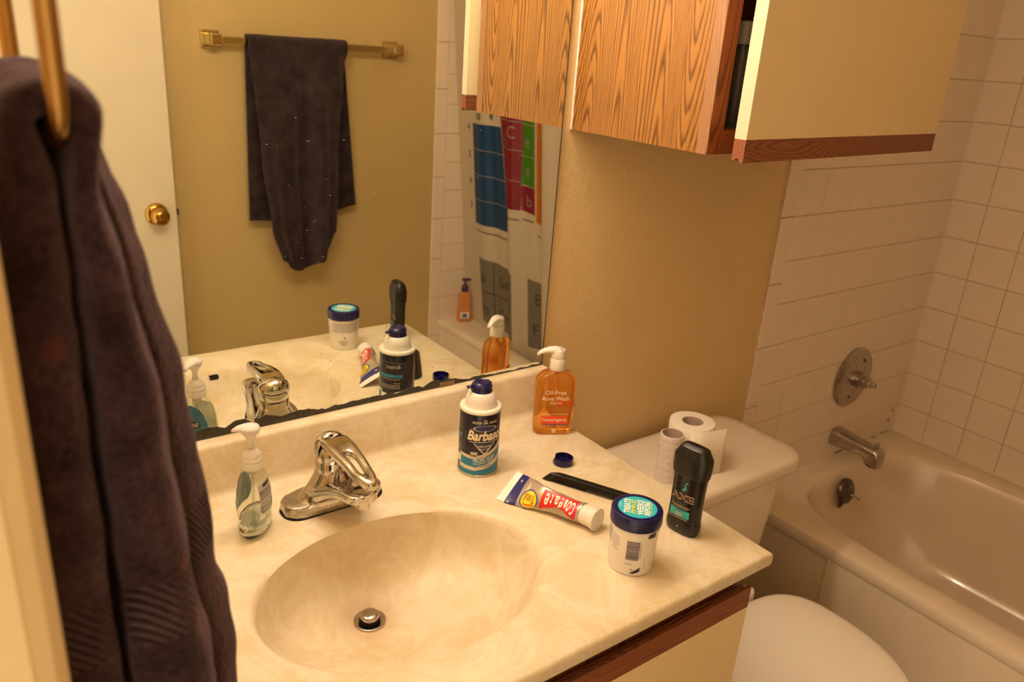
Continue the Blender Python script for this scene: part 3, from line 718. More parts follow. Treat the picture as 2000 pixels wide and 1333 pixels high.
p.build('print', canf(0.00035), plain('print royal', '#252b62', 0.35), can)
p = Print(); p.text('IMPROVED', -0.01325, 0.0428, 0.0085, 0.0024, bold=0.012); p.text('INVIGORATING FORMULA', -0.0085, 0.0372, 0.021, 0.0016, bold=0.01)
p.text('RUST-PROOF ALUMINUM', 0.0035, 0.0185, 0.026, 0.0020, bold=0.01, arc=lambda x: 0.10*(x+0.012)); p.text('NET WT 10 OZ', 0.006, 0.0105, 0.017, 0.0018, bold=0.01, arc=lambda x: 0.1*(x+0.01))
for k, x0 in ((0, -0.0165), (1, 0.0105)):
    for i in range(8): p.rect(x0+i*0.0015, x0+i*0.0015+0.0010, 0.0963, 0.0982, 1, 1)
p.build('lettering', canf(0.00055), INK, can)
# the back panel of the can, seen in the mirror
PB = R(142)
def canb(off): return lambda x, y: ((CR+off)*math.cos(PB+x/CR), (CR+off)*math.sin(PB+x/CR), y)
p = Print(); p.text('Barbasol', -0.006, 0.0880, 0.026, 0.0075, bold=0.02, shear=0.15)
p.rect(0.0212, 0.0216, 0.022, 0.0960, 1, 8); p.rect(-0.024, 0.0216, 0.0956, 0.0960, 10, 1)
for i, zz in enumerate((0.0625, 0.0545, 0.0505, 0.0475, 0.0445, 0.034)):
    w = (0.034, 0.010, 0.036, 0.038, 0.036, 0.012)[i]; x = -0.019
    while x < -0.019+w: l = random.uniform(0.002, 0.005); p.rect(x, x+l, zz, zz+0.0014, 2, 1); x += l+0.0009
p.build('print', canb(0.0004), plain('label grey', '#a79b8d', 0.4), can)
Print().rect(-0.024, 0.0210, 0.0660, 0.0725, 10, 1).build('print', canb(0.0004), TEALP, can)
Print().rect(0.006, 0.0205, 0.022, 0.034, 5, 2).build('print', canb(0.0004), WHITE, can)
Print().rect(-0.0165, -0.008, 0.0235, 0.030, 3, 2).build('print', canb(0.0004), REDP, can)

# ---- the can's lid, lying open side up
lc = thing('can_lid', 'small navy plastic lid lying open side up beside the comb', 'lid', (-0.0995, -0.1975, 0), 0.0)
LR = 0.0168; ns = 60
def lidring(r, zf): return [(r*math.cos(2*PI*i/ns), r*math.sin(2*PI*i/ns), zf(2*PI*i/ns)) for i in range(ns)]
na = R(135)
def wallh(a):
    d = abs((a-na+PI) % (2*PI)-PI); return 0.0115 if d > 0.55 else 0.0035
obj('shell', loft([lidring(LR*0.94, lambda a: 0.0), lidring(LR, lambda a: 0.001), lidring(LR, lambda a: wallh(a)), lidring(LR-0.0012, lambda a: wallh(a)), lidring(LR-0.0014, lambda a: 0.0022), lidring(0.003, lambda a: 0.0018)]), MAT['navy'], lc, angle=35)
obj('plug_ring', lathe([(0.0052, 0.0018), (0.0052, 0.0040), (0.0040, 0.0040), (0.0040, 0.0018)], 24, cap0=False, cap1=False), MAT['navy'], lc, angle=35)

def gel(name, c, tr):
    m = NT(name); m.b.inputs['Base Color'].default_value = lin(c); m.b.inputs['Transmission Weight'].default_value = tr; m.b.inputs['Roughness'].default_value = 0.02; m.b.inputs['IOR'].default_value = 1.34
    n = m.n('ShaderNodeTexNoise', i_Scale=30.0); m.l(m.coord(), n.inputs['Vector']); c_ = lin(c)
    m.l(m.ramp(n.outputs['Fac'], [(0.3, (c_[0], c_[1]*0.94, c_[2]*0.9, 1)), (0.7, c_)]), m.b.inputs['Base Color']); return m.m
# ---- orange face wash
wb = thing('face_wash_bottle', 'clear pump bottle of orange face wash in the back corner of the counter', 'bottle', (-0.0405, -0.0930, 0), math.atan2(-0.475, 0.88))
def wring(w, d, z, r=None): return [(x, y, z) for x, y in rrect(w, d, r or min(w, d)*0.36, 8)]
WPROF = [(0.060, 0.028, 0.0008), (0.0690, 0.0350, 0.0025), (0.0715, 0.0370, 0.007), (0.0715, 0.0372, 0.020), (0.0722, 0.0374, 0.060), (0.0726, 0.0374, 0.094), (0.0715, 0.0368, 0.1010), (0.066, 0.0350, 0.1080), (0.0560, 0.0320, 0.1135), (0.0420, 0.0280, 0.1172), (0.0300, 0.0255, 0.1190), (0.0260, 0.0250, 0.1205), (0.0258, 0.0250, 0.1240)]
bm = loft([wring(w, d, z, min(d*0.40, w*0.45)) for w, d, z in WPROF], cap1=True)
obj('bottle', bm, gel('orange gel', '#ffb850', 0.86), wb, angle=60)
obj('collar', lathe([(0.0128, 0.1215), (0.0140, 0.1222), (0.0142, 0.1230), (0.0140, 0.1430), (0.0134, 0.1440), (0.0080, 0.1442)], 40), MAT['whiteplastic'], wb, angle=40)
hd = obj('pump_head', lathe([(0.0100, 0.1440), (0.0128, 0.1448), (0.0132, 0.1490), (0.0130, 0.1545), (0.0118, 0.1590), (0.0080, 0.1615), (0.0025, 0.1622)], 36), MAT['whiteplastic'], wb, angle=40)
obj('nozzle', loft([[(x, y*wd, zc+z*h) for y, z in sell(1, 1, 2.4, 20)] for x, wd, zc, h in ((0.006, 0.0118, 0.1555, 0.0072), (-0.006, 0.0102, 0.1575, 0.0064), (-0.016, 0.0080, 0.1580, 0.0052), (-0.026, 0.0058, 0.1560, 0.0042), (-0.0335, 0.0044, 0.1525, 0.0034), (-0.0375, 0.0040, 0.1485, 0.0028))]), MAT['whiteplastic'], hd, smooth=True)
obj('dip_tube', tube([(0, 0, 0.120), (0.001, 0, 0.07), (0.004, 0, 0.010)], 0.0028, 12), gel('tube plastic', '#ffc878', 0.5), wb, smooth=True)
WF = lambda off: (lambda x, y: (x, -0.0187-off-(-0.0000), y))
p = Print(); p.text('Oil-Free', -0.002, 0.0840, 0.037, 0.0080); p.text('Acne Wash', -0.002, 0.0725, 0.050, 0.0080); p.text('MICROCLEAR', -0.001, 0.0640, 0.022, 0.0022, bold=0.006)
p.rect(-0.012, 0.011, 0.0608, 0.0611, 2, 1); p.text('#1 DERMATOLOGIST RECOMMENDED', -0.001, 0.0415, 0.050, 0.0017, bold=0.006)
p.text('Neutrogena', -0.001, 0.0300, 0.043, 0.0080, bold=0.004)
p.build('lettering', WF(0.0007), plain('label white', '#ffedd6', 0.4), wb)
Print().rect(-0.0245, 0.0235, 0.0225, 0.0375, 4, 2).build('print', WF(0.0003), plain('label orange red', '#f0541f', 0.4), wb)
Print().rect(-0.0245, 0.0235, 0.0205, 0.0224, 4, 1).build('print', WF(0.0004), plain('label violet', '#5a4a8c', 0.4), wb)
Print().rect(-0.0035, 0.0030, 0.0050, 0.0115, 2, 2).build('print', WF(0.0003), plain('label white', '#ffedd6', 0.4), wb)
p = Print(); 
for r_ in range(3): p.rect(-0.0022, 0.0018, 0.0062+0.0017*r_, 0.0070+0.0017*r_, 1, 1)
p.build('print', WF(0.0006), plain('label orange', '#b8763a', 0.4), wb)
Print().rect(0.0075, 0.0300, 0.0440, 0.0570, 4, 2).build('print', lambda x, y: (x*0.98, 0.0190, y), plain('rear label orange', '#f08a22', 0.5), wb)

def thin_clear(name):
    """thin-walled clear plastic: lets light straight through, reflects by Fresnel"""
    m = NT(name); tr = m.n('ShaderNodeBsdfTransparent'); gl = m.n('ShaderNodeBsdfGlossy'); fz = m.n('ShaderNodeLayerWeight'); pw = m.n('ShaderNodeMath', operation='POWER'); ma = m.n('ShaderNodeMath', operation='MULTIPLY_ADD'); mx = m.n('ShaderNodeMixShader')
    n = m.n('ShaderNodeTexNoise', i_Scale=25.0); m.l(m.coord(), n.inputs['Vector'])
    m.l(m.ramp(n.outputs['Fac'], [(0.3, lin('#eef2ee')), (0.7, lin('#f8faf8'))]), tr.inputs['Color'])
    gl.inputs['Roughness'].default_value = 0.05; m.l(fz.outputs['Facing'], pw.inputs[0]); pw.inputs[1].default_value = 3.5; m.l(pw.outputs[0], ma.inputs[0]); ma.inputs[1].default_value = 0.45; ma.inputs[2].default_value = 0.04
    m.l(ma.outputs[0], mx.inputs[0]); m.l(tr.outputs[0], mx.inputs[1]); m.l(gl.outputs[0], mx.inputs[2]); m.l(mx.outputs[0], m.out.inputs['Surface']); return m.m
# ---- clear hand soap
sb = thing('hand_soap_bottle', 'clear hand soap pump bottle left of the faucet, nearly empty', 'bottle', (-0.5965, -0.1290, 0), math.atan2(0.64, -0.77))
# local +x is the face with the blue label (towards the mirror), y is the broad direction
SPROF = [(0, 0.0250, 0.0120), (0.0012, 0.0275, 0.0150), (0.006, 0.0300, 0.0190), (0.014, 0.0310, 0.0205), (0.024, 0.0300, 0.0190), (0.034, 0.0312, 0.0203), (0.050, 0.0322, 0.0205), (0.066, 0.0302, 0.0195), (0.080, 0.0255, 0.0175), (0.090, 0.0200, 0.0155), (0.0965, 0.0145, 0.0130), (0.0995, 0.0118, 0.0118), (0.103, 0.0115, 0.0115)]
def sring(z, a, b, k=0.0): return [(x*(b-k)/1, y*(a-k)/1, z) for x, y in sell(1, 1, 2.25, 44)]
outer_r = [sring(z, a, b) for z, a, b in SPROF]; inner_r = [sring(max(z, 0.0022), a, b, 0.0011) for z, a, b in reversed(SPROF[1:])]
obj('bottle', loft(outer_r, bm=bmesh.new(), cap1=False), thin_clear('clear plastic'), sb, smooth=True)
obj('liquid', loft([sring(z, a, b, 0.0013) for z, a, b in ((0.0026, 0.0275, 0.0150), (0.006, 0.0300, 0.0190), (0.014, 0.0310, 0.0205), (0.022, 0.0303, 0.0194), (0.0275, 0.0303, 0.0194))]), clear('pale soap', '#f0faf8', 0.0, 1.22), sb, smooth=True)
MAT['frost'] = clear('frosted plastic', '#fbf6ec', 0.38, 1.3)
fr = NT('milky plastic'); fr.b.inputs['Base Color'].default_value = lin('#fffaf2'); fr.b.inputs['Transmission Weight'].default_value = 0.45; fr.b.inputs['Roughness'].default_value = 0.35; fr.b.inputs['IOR'].default_value = 1.3
nn = fr.n('ShaderNodeTexNoise', i_Scale=300.0); fr.l(fr.coord(), nn.inputs['Vector']); fr.bump(nn.outputs['Fac'], 0.05, 0.0003); MILKY = fr.m
obj('collar', lathe([(0.0128, 0.0985), (0.0138, 0.0990), (0.0140, 0.1085), (0.0134, 0.1092), (0.0140, 0.1100), (0.0138, 0.1145), (0.0122, 0.1165), (0.0128, 0.1180), (0.0108, 0.1225), (0.0068, 0.1255), (0.0052, 0.128)], 40), MILKY, sb, angle=50)
ph = obj('pump_head', lathe([(0.0046, 0.126), (0.0043, 0.137), (0.0050, 0.142), (0.0085, 0.147), (0.0115, 0.152), (0.0128, 0.1565), (0.0115, 0.1600), (0.006, 0.1620), (0.001, 0.1625)], 36), MILKY, sb, smooth=True)
obj('nozzle', loft([[(x, y*wd, zc+z*h) for y, z in sell(1, 1, 2.2, 18)] for x, wd, zc, h in ((0.000, 0.0115, 0.1555, 0.0058), (0.010, 0.0090, 0.1565, 0.0048), (0.018, 0.0060, 0.1545, 0.0036), (0.0245, 0.0034, 0.1510, 0.0024))]), MILKY, ph, smooth=True)
obj('piston', lathe([(0.0062, 0.0905), (0.0070, 0.0920), (0.0070, 0.0990), (0.0052, 0.1000)], 24), MILKY, sb, angle=50)
obj('dip_tube', tube([(0, 0, 0.0915), (0, 0.002, 0.05), (0, 0.006, 0.006)], 0.0022, 12), thin_clear('clear tube'), sb, smooth=True)
def sface(sgn, off):
    def f(x, y):     # x across (along local y, mirrored so it reads), y = height
        a = interp([(z, a) for z, a, b in SPROF], y); b = interp([(z, b) for z, a, b in SPROF], y)
        yy = max(-a*0.985, min(a*0.985, sgn*x)); return (sgn*(b*(1-(abs(yy)/a)**2.25)**(1/2.25)+off), yy, y)
    return f
blue = NT('blue window label'); blue.b.inputs['Base Color'].default_value = lin('#2f6f96'); blue.b.inputs['Transmission Weight'].default_value = 0.35; blue.b.inputs['Roughness'].default_value = 0.2
nn = blue.n('ShaderNodeTexNoise', i_Scale=60.0); blue.l(blue.coord(), nn.inputs['Vector']); blue.l(blue.ramp(nn.outputs['Fac'], [(0.3, lin('#24628c')), (0.7, lin('#3f87a8'))]), blue.b.inputs['Base Color'])
bp_ = Print()
for j in range(12):      # teardrop window
    z0, z1 = 0.036+0.052*j/12, 0.036+0.052*(j+1)/12
    w = lambda z: 0.026*math.sqrt(max(0.0, 1-((z-0.05)/0.038)**2)) if z > 0.05 else 0.026*math.sqrt(max(0, 1-((0.05-z)/0.021)**2))
    bp_.quad([(-w(z0), z0), (w(z0), z0), (w(z1), z1), (-w(z1), z1)], 8, 1)
pale0 = sheet_plastic('label backing', '#f0eeea', 0.65)
bk = Print(); bk.v = list(bp_.v); bk.f = list(bp_.f); bk.build('label_backing', sface(1, 0.0002), pale0, sb)
bp_.build('label', sface(1, 0.0005), blue.m, sb, 'blue window label on the side towards the mirror')
Print().oval(-0.004, 0.0575, 0.0125, 0.0062, 30, rot=0.15).build('print', sface(1, 0.0007), NAVYP, sb)
Print().text('Soft', -0.004, 0.0575, 0.018, 0.0062, bold=0.01).build('lettering', sface(1, 0.0010), WHITE, sb)
Print().oval(0.0125, 0.0500, 0.0062, 0.0068, 26).build('print', sface(1, 0.0007), WHITE, sb)
p = Print()
for k in range(4): p.rect(0.0090, 0.0160, 0.0465+k*0.0020, 0.0475+k*0.0020, 2, 1)
p.build('print', sface(1, 0.0010), LILAC, sb)
pale = NT('pale back label'); pale.b.inputs['Base Color'].default_value = lin('#e9e4dc'); pale.b.inputs['Transmission Weight'].default_value = 0.5; pale.b.inputs['Roughness'].default_value = 0.3
nn = pale.n('ShaderNodeTexNoise', i_Scale=60.0); pale.l(pale.coord(), nn.inputs['Vector']); pale.bump(nn.outputs['Fac'], 0.05, 0.0003)
Print().quad([(-0.022, 0.030), (0.022, 0.030), (0.019, 0.082), (-0.019, 0.082)], 10, 6).build('label', sface(-1, 0.0004), pale.m, sb)
p = Print(); random.seed(5)
for z in (0.0710, 0.0690, 0.0668, 0.0648, 0.0620, 0.0600, 0.0578, 0.0545, 0.0525, 0.0495, 0.0475, 0.0455, 0.0425, 0.0405, 0.0385):
    x = -0.019; e = random.uniform(0.004, 0.016) if z > 0.05 else 0.002
    while x < e: l = random.uniform(0.002, 0.006); p.rect(x, min(x+l, e), z, z+0.0010, 2, 1); x += l+0.0007
for z in (0.0495, 0.0440): p.oval(-0.0195, z, 0.0018, 0.0018, 16, 0.5)
p.oval(-0.0120, 0.0345, 0.0016, 0.0016, 16, 0.5)
for i in range(9): p.rect(0.005+i*0.0013, 0.0056+i*0.0013+(i % 3)*0.0003, 0.036, 0.050, 1, 3)
p.build('print', sface(-1, 0.0008), INK, sb)
Print().quad([(-0.011, 0.0755), (0.006, 0.0745), (0.010, 0.0800), (-0.011, 0.0805)], 6, 2).build('print', sface(-1, 0.0008), NAVYP, sb)

# ---- jar of pads
jr = thing('pad_jar', 'white plastic jar with a navy screw lid near the front of the counter', 'jar', (-0.1945, -0.4565, 0))
JB = [(0.0285, 0.0), (0.0302, 0.0012), (0.0306, 0.006), (0.0318, 0.040), (0.0328, 0.066), (0.0322, 0.0695), (0.030, 0.0705)]
obj('body', lathe(JB, 64), MAT['whiteplastic'], jr, angle=45)
ld = obj('lid', lathe([(0.0335, 0.0690), (0.0345, 0.0696), (0.0348, 0.0720), (0.0345, 0.0865), (0.0336, 0.0882), (0.0318, 0.0888), (0.0268, 0.0888), (0.0264, 0.0882), (0.001, 0.0882)], 72), MAT['navy'], jr, angle=40)
Print().oval(0, 0, 0.0262, 0.0262, 48).build('label', lambda x, y: (x, y, 0.0885), AQUA, ld)
# reading direction on the lid: text runs away from the viewer, up and to the right
ta = math.atan2(0.80, 0.60)-0.16
e1 = (math.cos(ta), math.sin(ta)); e2 = (-e1[1], e1[0])
lidf = lambda x, y: (e1[0]*x+e2[0]*y, e1[1]*x+e2[1]*y, 0.0888)
p = Print(); p.text('TREATS', 0, 0.0135, 0.0355, 0.0088, bold=0.03); p.text('WEEKS', 0, -0.0040, 0.0360, 0.0088, bold=0.03); p.text('BEFORE', 0, -0.0130, 0.0340, 0.0075, bold=0.03)
p.text('MAX STRENGTH', 0.0, 0.0222, 0.013, 0.0016, bold=0.01)
p.build('lettering', lidf, plain('label white', '#fff3df', 0.4), ld)
p = Print(); p.text('PIMPLES', 0, 0.0050, 0.0335, 0.0066, bold=0.02); p.text('THEY BECOME VISIBLE', 0, -0.0185, 0.027, 0.0022, bold=0.008)
p.build('lettering', lidf, plain('label yellow', '#e6e04a', 0.4), ld)
JP = math.atan2(-0.607, -0.696)
def jf(off, rot=0.0):
    def f(x, y):
        r = interp([(z, r) for r, z in JB[1:6]], y)+off; return (r*math.cos(JP+rot+x/0.0315), r*math.sin(JP+rot+x/0.0315), y)
    return f
p = Print(); random.seed(3); y = 0.026
while y < 0.0540: h = random.choice((0.0005, 0.0009, 0.0016)); p.rect(-0.0065, 0.0105, y, y+h, 6, 1); y += h+random.choice((0.0005, 0.0008))
p.build('barcode', jf(0.0003), plain('print plum', '#5a4b60', 0.5), jr)
p = Print(); 
for zz in (0.0185,): 
    p.rect(-0.008, 0.004, zz, zz+0.0009, 3, 1)
for i, zz in enumerate((0.056, 0.053, 0.050, 0.0465, 0.0435, 0.0405, 0.036)):
    p.rect(-0.030, -0.014-random.uniform(0, 0.006), zz, zz+0.0007, 4, 1)
for i in range(10): p.rect(0.0118, 0.0130, 0.029+i*0.0023, 0.0305+i*0.0023, 1, 1)
p.rect(0.0195, 0.0201, 0.012, 0.030, 1, 4)
p.build('print', jf(0.0003), LILAC, jr)
p = Print(); p.quad([(0.0005, 0.0050), (0.0060, 0.0045), (0.0145, 0.0080), (0.0150, 0.0150)], 5, 3); p.quad([(0.0195, 0.0600), (0.0330, 0.0590), (0.0330, 0.0670), (0.0215, 0.0660)], 6, 2)
p.build('print', jf(0.0003), plain('print dark plum', '#2c2038', 0.4), jr)
Print().text('Rx', 0.0035, 0.0115, 0.0035, 0.004, bold=0.01).build('lettering', jf(0.0006), LILAC, jr)
# rear of the jar in the mirror
p = Print()
for i in range(11):
    x = -0.030
    while x < 0.028: l = random.uniform(0.002, 0.006); p.rect(x, x+l, 0.0625-i*0.0021, 0.0634-i*0.0021, 2, 1); x += l+0.0008
for i in range(5): p.rect(-0.006+i*0.001, 0.016-i*0.0015, 0.0210-i*0.0022, 0.0218-i*0.0022, 3, 1)
p.quad([(-0.001, 0.0300), (0.002, 0.0260), (0.0035, 0.0300), (0.001, 0.0320)], 2, 2)
p.build('print', jf(0.0003, R(247)), LILAC, jr)

# ---- deodorant stick
de = thing('deodorant_stick', 'black deodorant stick with turquoise print at the right edge of the counter', 'deodorant', (-0.0700, -0.4390, 0), math.atan2(-0.985, 0.17))
def dring(a, b, z, e=2.6): return [(x, y, z) for x, y in sell(a, b, e, 48)]
DPROF = [(0, 0.0230, 0.0118), (0.0015, 0.0250, 0.0136), (0.008, 0.0264, 0.0150), (0.016, 0.0266, 0.0153), (0.0205, 0.0258, 0.0147), (0.0225, 0.0252, 0.0143), (0.045, 0.0248, 0.0142), (0.070, 0.0249, 0.0143), (0.088, 0.0256, 0.0147), (0.0945, 0.0266, 0.0152)]
obj('body', loft([dring(a, b, z) for z, a, b in DPROF]), MAT['blackgloss'], de, angle=40)
obj('cap', loft([dring(a, b, z, e) for z, a, b, e in ((0.0945, 0.0268, 0.0153, 2.8), (0.0955, 0.0278, 0.0158, 2.8), (0.105, 0.0286, 0.0161, 3.0), (0.1215, 0.0284, 0.0160, 3.2), (0.1240, 0.0278, 0.0156, 3.2), (0.1370, 0.0205, 0.0118, 3.4), (0.1395, 0.0182, 0.0075, 3.4), (0.1410, 0.0150, 0.0040, 3.2), (0.1411, 0.0050, 0.0012, 2.6))]), MAT['black'], de, angle=18)
obj('turn_slot', box(0.010, 0.0195, -0.0152, -0.0140, 0.0168, 0.0200), MAT['dark'], de)
def df(off):
    def f(x, y):
        a = interp([(z, a) for z, a, b in DPROF], y); b = interp([(z, b) for z, a, b in DPROF], y)
        xx = max(-a*0.98, min(a*0.98, x)); return (xx, -(b*(1-(abs(xx)/a)**2.6)**(1/2.6)+off), y)
    return f
p = Print(); p.text('AXE', -0.0015, 0.0610, 0.0370, 0.0110, bold=0.04)
p.build('lettering', df(0.0003), plain('outline cream', '#c9a584', 0.4), de)
p = Print(); p.text('AXE', -0.0015, 0.0610, 0.0352, 0.0092, bold=0.0)
p.build('lettering', df(0.0006), MAT['black'], de)
p = Print(); p.quad([(-0.0035, 0.0715), (-0.0005, 0.0715), (0.0035, 0.0765), (0.0015, 0.0785)], 2, 2); p.quad([(0.0022, 0.0770), (0.0040, 0.0760), (0.0022, 0.0820), (0.0000, 0.0815)], 2, 2); p.quad([(0.0000, 0.0810), (0.0020, 0.0818), (0.0062, 0.0865), (0.0040, 0.0870)], 2, 2)
p.quad([(0.0002, 0.0708), (0.0014, 0.0708), (0.0048, 0.0755), (0.0040, 0.0762)], 2, 2)
p.rect(-0.0180, 0.0140, 0.0285, 0.0405, 6, 2)
p.build('print', df(0.0004), plain('print jade', '#2fa09c', 0.4), de)
p = Print(); p.text('APOLLO', -0.0015, 0.0510, 0.0135, 0.0036, bold=0.005); p.text('ALL DAY', -0.0025, 0.0385, 0.0120, 0.0030, bold=0.02)
p.build('lettering', df(0.0007), plain('print deep green', '#1d6a60', 0.4), de)
p = Print(); p.text('DRY', -0.0020, 0.0325, 0.0110, 0.0062, bold=0.02)
for zz, x0, x1 in ((0.0460, -0.0160, 0.0135), (0.0432, -0.0130, 0.0105), (0.0260, -0.0190, 0.0120)):
    x = x0
    while x < x1: p.rect(x, x+0.0010, zz, zz+0.0013, 1, 1); x += 0.0015
p.oval(-0.001, 0.0130, 0.0009, 0.0020, 16, rot=-0.3)
p.build('lettering', df(0.0007), plain('print tan', '#c8a98c', 0.4), de)

# ---- comb
cm = thing('comb', 'black plastic comb lying behind the toothpaste and jar', 'comb', (-0.1345, -0.2135, 0), math.atan2(-0.89, 0.46))
# local +x along the spine away from the viewer's left end, -y towards the teeth
CL, CWD = 0.158, 0.0295
prf = [(0.0, 0.0012), (0.0006, 0.0042), (-0.003, 0.0052), (-0.008, 0.0046), (-0.0105, 0.0036), (-0.0110, 0.0012)]
def cscale(x):
    t = x/CL; return 1.0
rings = []
for x in [0, 0.002, 0.006, 0.012, 0.02, 0.05, 0.09, 0.13, 0.146, 0.154, CL]:
    drop = 0.010*max(0, 1-x/0.016)**2+0.006*max(0, 1-(CL-x)/0.016)**2
    rings.append([(x, -drop+y*max(0.25, 1-drop/0.013), z) for y, z in prf])
obj('spine', loft(rings), MAT['comb'], cm, angle=50)
bm = bmesh.new()
def tooth(x, w, l0=-0.010, l1=-CWD):
    return loft([[(x-w/2*k, y, 0.0014+0*z), (x+w/2*k, y, 0.0014), (x+w/2*k, y, 0.0014+z), (x-w/2*k, y, 0.0014+z)] for y, k, z in ((l0, 1, 0.0022), (l1+0.006, 0.9, 0.0019), (l1, 0.45, 0.0008))], bm=bm)
x = 0.0115
while x < 0.068: tooth(x, 0.00078); x += 0.00105
while x < CL-0.009: tooth(x, 0.00125); x += 0.0021
for (xa, xb) in ((-0.001, 0.0105), (CL-0.008, CL)):
    s = 1 if xa < 0.05 else -1
    loft([[(xa, -0.0105, 0.0012), (xb, -0.0105, 0.0012), (xb, -0.0105, 0.0038), (xa, -0.0105, 0.0038)], [(xa+(-0.004 if s > 0 else 0.002), -CWD, 0.0012), (xb, -CWD, 0.0012), (xb, -CWD, 0.0030), (xa+(-0.004 if s > 0 else 0.002), -CWD, 0.0030)]], bm=bm)
te = obj('teeth', bm, MAT['comb'], cm); te['kind'] = 'stuff'

# ---- toothpaste tube
tp = thing('toothpaste_tube', 'squeezed silver and red toothpaste tube lying on its side with a white cap', 'toothpaste', (-0.21, -0.29, 0))
TPX, TPY = -0.21, -0.29
key = [  # s, centre x, y, z, half width a, half thickness b, roll
    (0.00, -0.2380, -0.2265, 0.0150, 0.0285, 0.0007, 30), (0.085, -0.2350, -0.2380, 0.0150, 0.0280, 0.0010, 30), (0.10, -0.2345, -0.2400, 0.0150, 0.0278, 0.0022, 31),
    (0.28, -0.2265, -0.2650, 0.0170, 0.0240, 0.0060, 40), (0.46, -0.2170, -0.2890, 0.0190, 0.0195, 0.0082, 52), (0.62, -0.2095, -0.3080, 0.0190, 0.0168, 0.0088, 58),
    (0.76, -0.2020, -0.3230, 0.0178, 0.0160, 0.0095, 44), (0.88, -0.1955, -0.3355, 0.0165, 0.0165, 0.0128, 20), (0.95, -0.1915, -0.3425, 0.0162, 0.0160, 0.0150, 10), (1.0, -0.1890, -0.3460, 0.0162, 0.0150, 0.0148, 0)]
def kv(s, i): return interp([(k[0], k[i]) for k in key], s) if i > 3 else lerp_(s, i)
def lerp_(s, i):
    for a, b in zip(key[:-1], key[1:]):
        if s <= b[0]: t = (s-a[0])/(b[0]-a[0]); return a[i]+(b[i]-a[i])*t
    return key[-1][i]
def tpf(s, th, off=0.0):
    c = Vector((lerp_(s, 1), lerp_(s, 2), lerp_(s, 3))); e = 0.02
    d = Vector((lerp_(min(1, s+e), 1)-lerp_(max(0, s-e), 1), lerp_(min(1, s+e), 2)-lerp_(max(0, s-e), 2), lerp_(min(1, s+e), 3)-lerp_(max(0, s-e), 3))).normalized()
    side = d.cross(Vector((0, 0, 1))).normalized()*-1; up = side.cross(d)*-1 if side.cross(d).z < 0 else side.cross(d)
    r = R(kv(s, 6)); u = side*math.cos(r)+up*math.sin(r); w = -side*math.sin(r)+up*math.cos(r)
    a, b = kv(s, 4)+off, kv(s, 5)+off
    dent = 1-0.30*math.exp(-((s-0.66)/0.10)**2)*max(0, math.cos(th-R(250)))-0.22*math.exp(-((s-0.5)/0.12)**2)*max(0, math.cos(th-R(300)))
    p = c+(u*a*math.cos(th)+w*b*math.sin(th))*dent
    return (p.x-TPX, p.y-TPY, max(p.z, 0.0006))
NS, NT_ = 110, 72
vs = [tpf(s/NS, 2*PI*i/NT_) for s in range(NS+1) for i in range(NT_)]
fs = [(s*NT_+i, s*NT_+(i+1) % NT_, (s+1)*NT_+(i+1) % NT_, (s+1)*NT_+i) for s in range(NS) for i in range(NT_)]
fs += [tuple(range(NT_-1, -1, -1)), tuple(NS*NT_+i for i in range(NT_))]
foil = plain('tube foil', '#b9aa98', 0.28, 0.06, 30, metal=0.55, bump=0.15, bdist=0.002)
tb = obj('tube', (vs, fs), [foil, plain('crimp white', '#efe6dc', 0.3), plain('tube navy', '#262a6b', 0.3)], tp, smooth=True)
for pl in tb.data.polygons:
    s = (pl.index//NT_)/NS if pl.index < NS*NT_ else 0
    pl.material_index = 1 if s < 0.098 else (2 if s < 0.21 else 0)
tl = lambda off: (lambda x, y: tpf(x, y, off))
lo_ = lambda x: R(interp([(0.475, 48), (0.62, 36), (0.74, 40), (0.94, 62)], x)); hi_ = lambda x: R(interp([(0.475, 150), (0.56, 132), (0.68, 112), (0.78, 122), (0.87, 165), (0.94, 192)], x))
Print().band(lo_, hi_, 0.475, 0.94, 40, 16).build('print', tl(0.0004), REDP, tp)
Print().band(lambda x: R(66), lambda x: R(190), 0.925, 0.945, 4, 20).build('print', tl(0.0006), plain('print magenta', '#d81f5a', 0.35), tp)
Print().oval(0.345, R(122), 0.085, R(40), 36).build('print', tl(0.0004), YELP, tp)
Print().oval(0.345, R(122), 0.098, R(47), 40, 0.90).build('print', tl(0.0005), plain('print blue ring', '#2a4a9a', 0.35), tp)
Print().band(lambda x: R(148), lambda x: R(162), 0.375, 0.470, 6, 4).build('print', tl(0.0005), YELP, tp)
p = Print()
for ch, x in zip('Colgate', (0.895, 0.832, 0.782, 0.728, 0.664, 0.606, 0.550)):
    c_ = (lo_(x)+hi_(x))/2; h_ = (hi_(x)-lo_(x))*(0.82 if ch == 'g' else 0.62)
    p.text(ch, x, c_, 0.052 if ch not in 'lt' else 0.022, h_, bold=0.02, mirror=True)
p.text('+', 0.13, R(150), 0.03, R(16)); p.text('+', 0.16, R(60), 0.03, R(16))
p.build('lettering', tl(0.0013), plain('tube white', '#f6e6d6', 0.35), tp)
p = Print(); p.text('Total', 0.345, R(112), 0.125, R(34), bold=0.02, mirror=True)
p.build('lettering', tl(0.0013), plain('gold print', '#b88a10', 0.35), tp)
p = Print(); p.band(lambda x: R(140)-14*(x-0.34)**2*2, lambda x: R(146)-14*(x-0.34)**2*2, 0.29, 0.40, 10, 2); p.build('print', tl(0.0009), REDP, tp)
p = Print(); p.text('WHITENING', 0.4225, R(155), 0.08, R(8), bold=0.01, mirror=True); p.build('lettering', tl(0.0013), INK, tp)
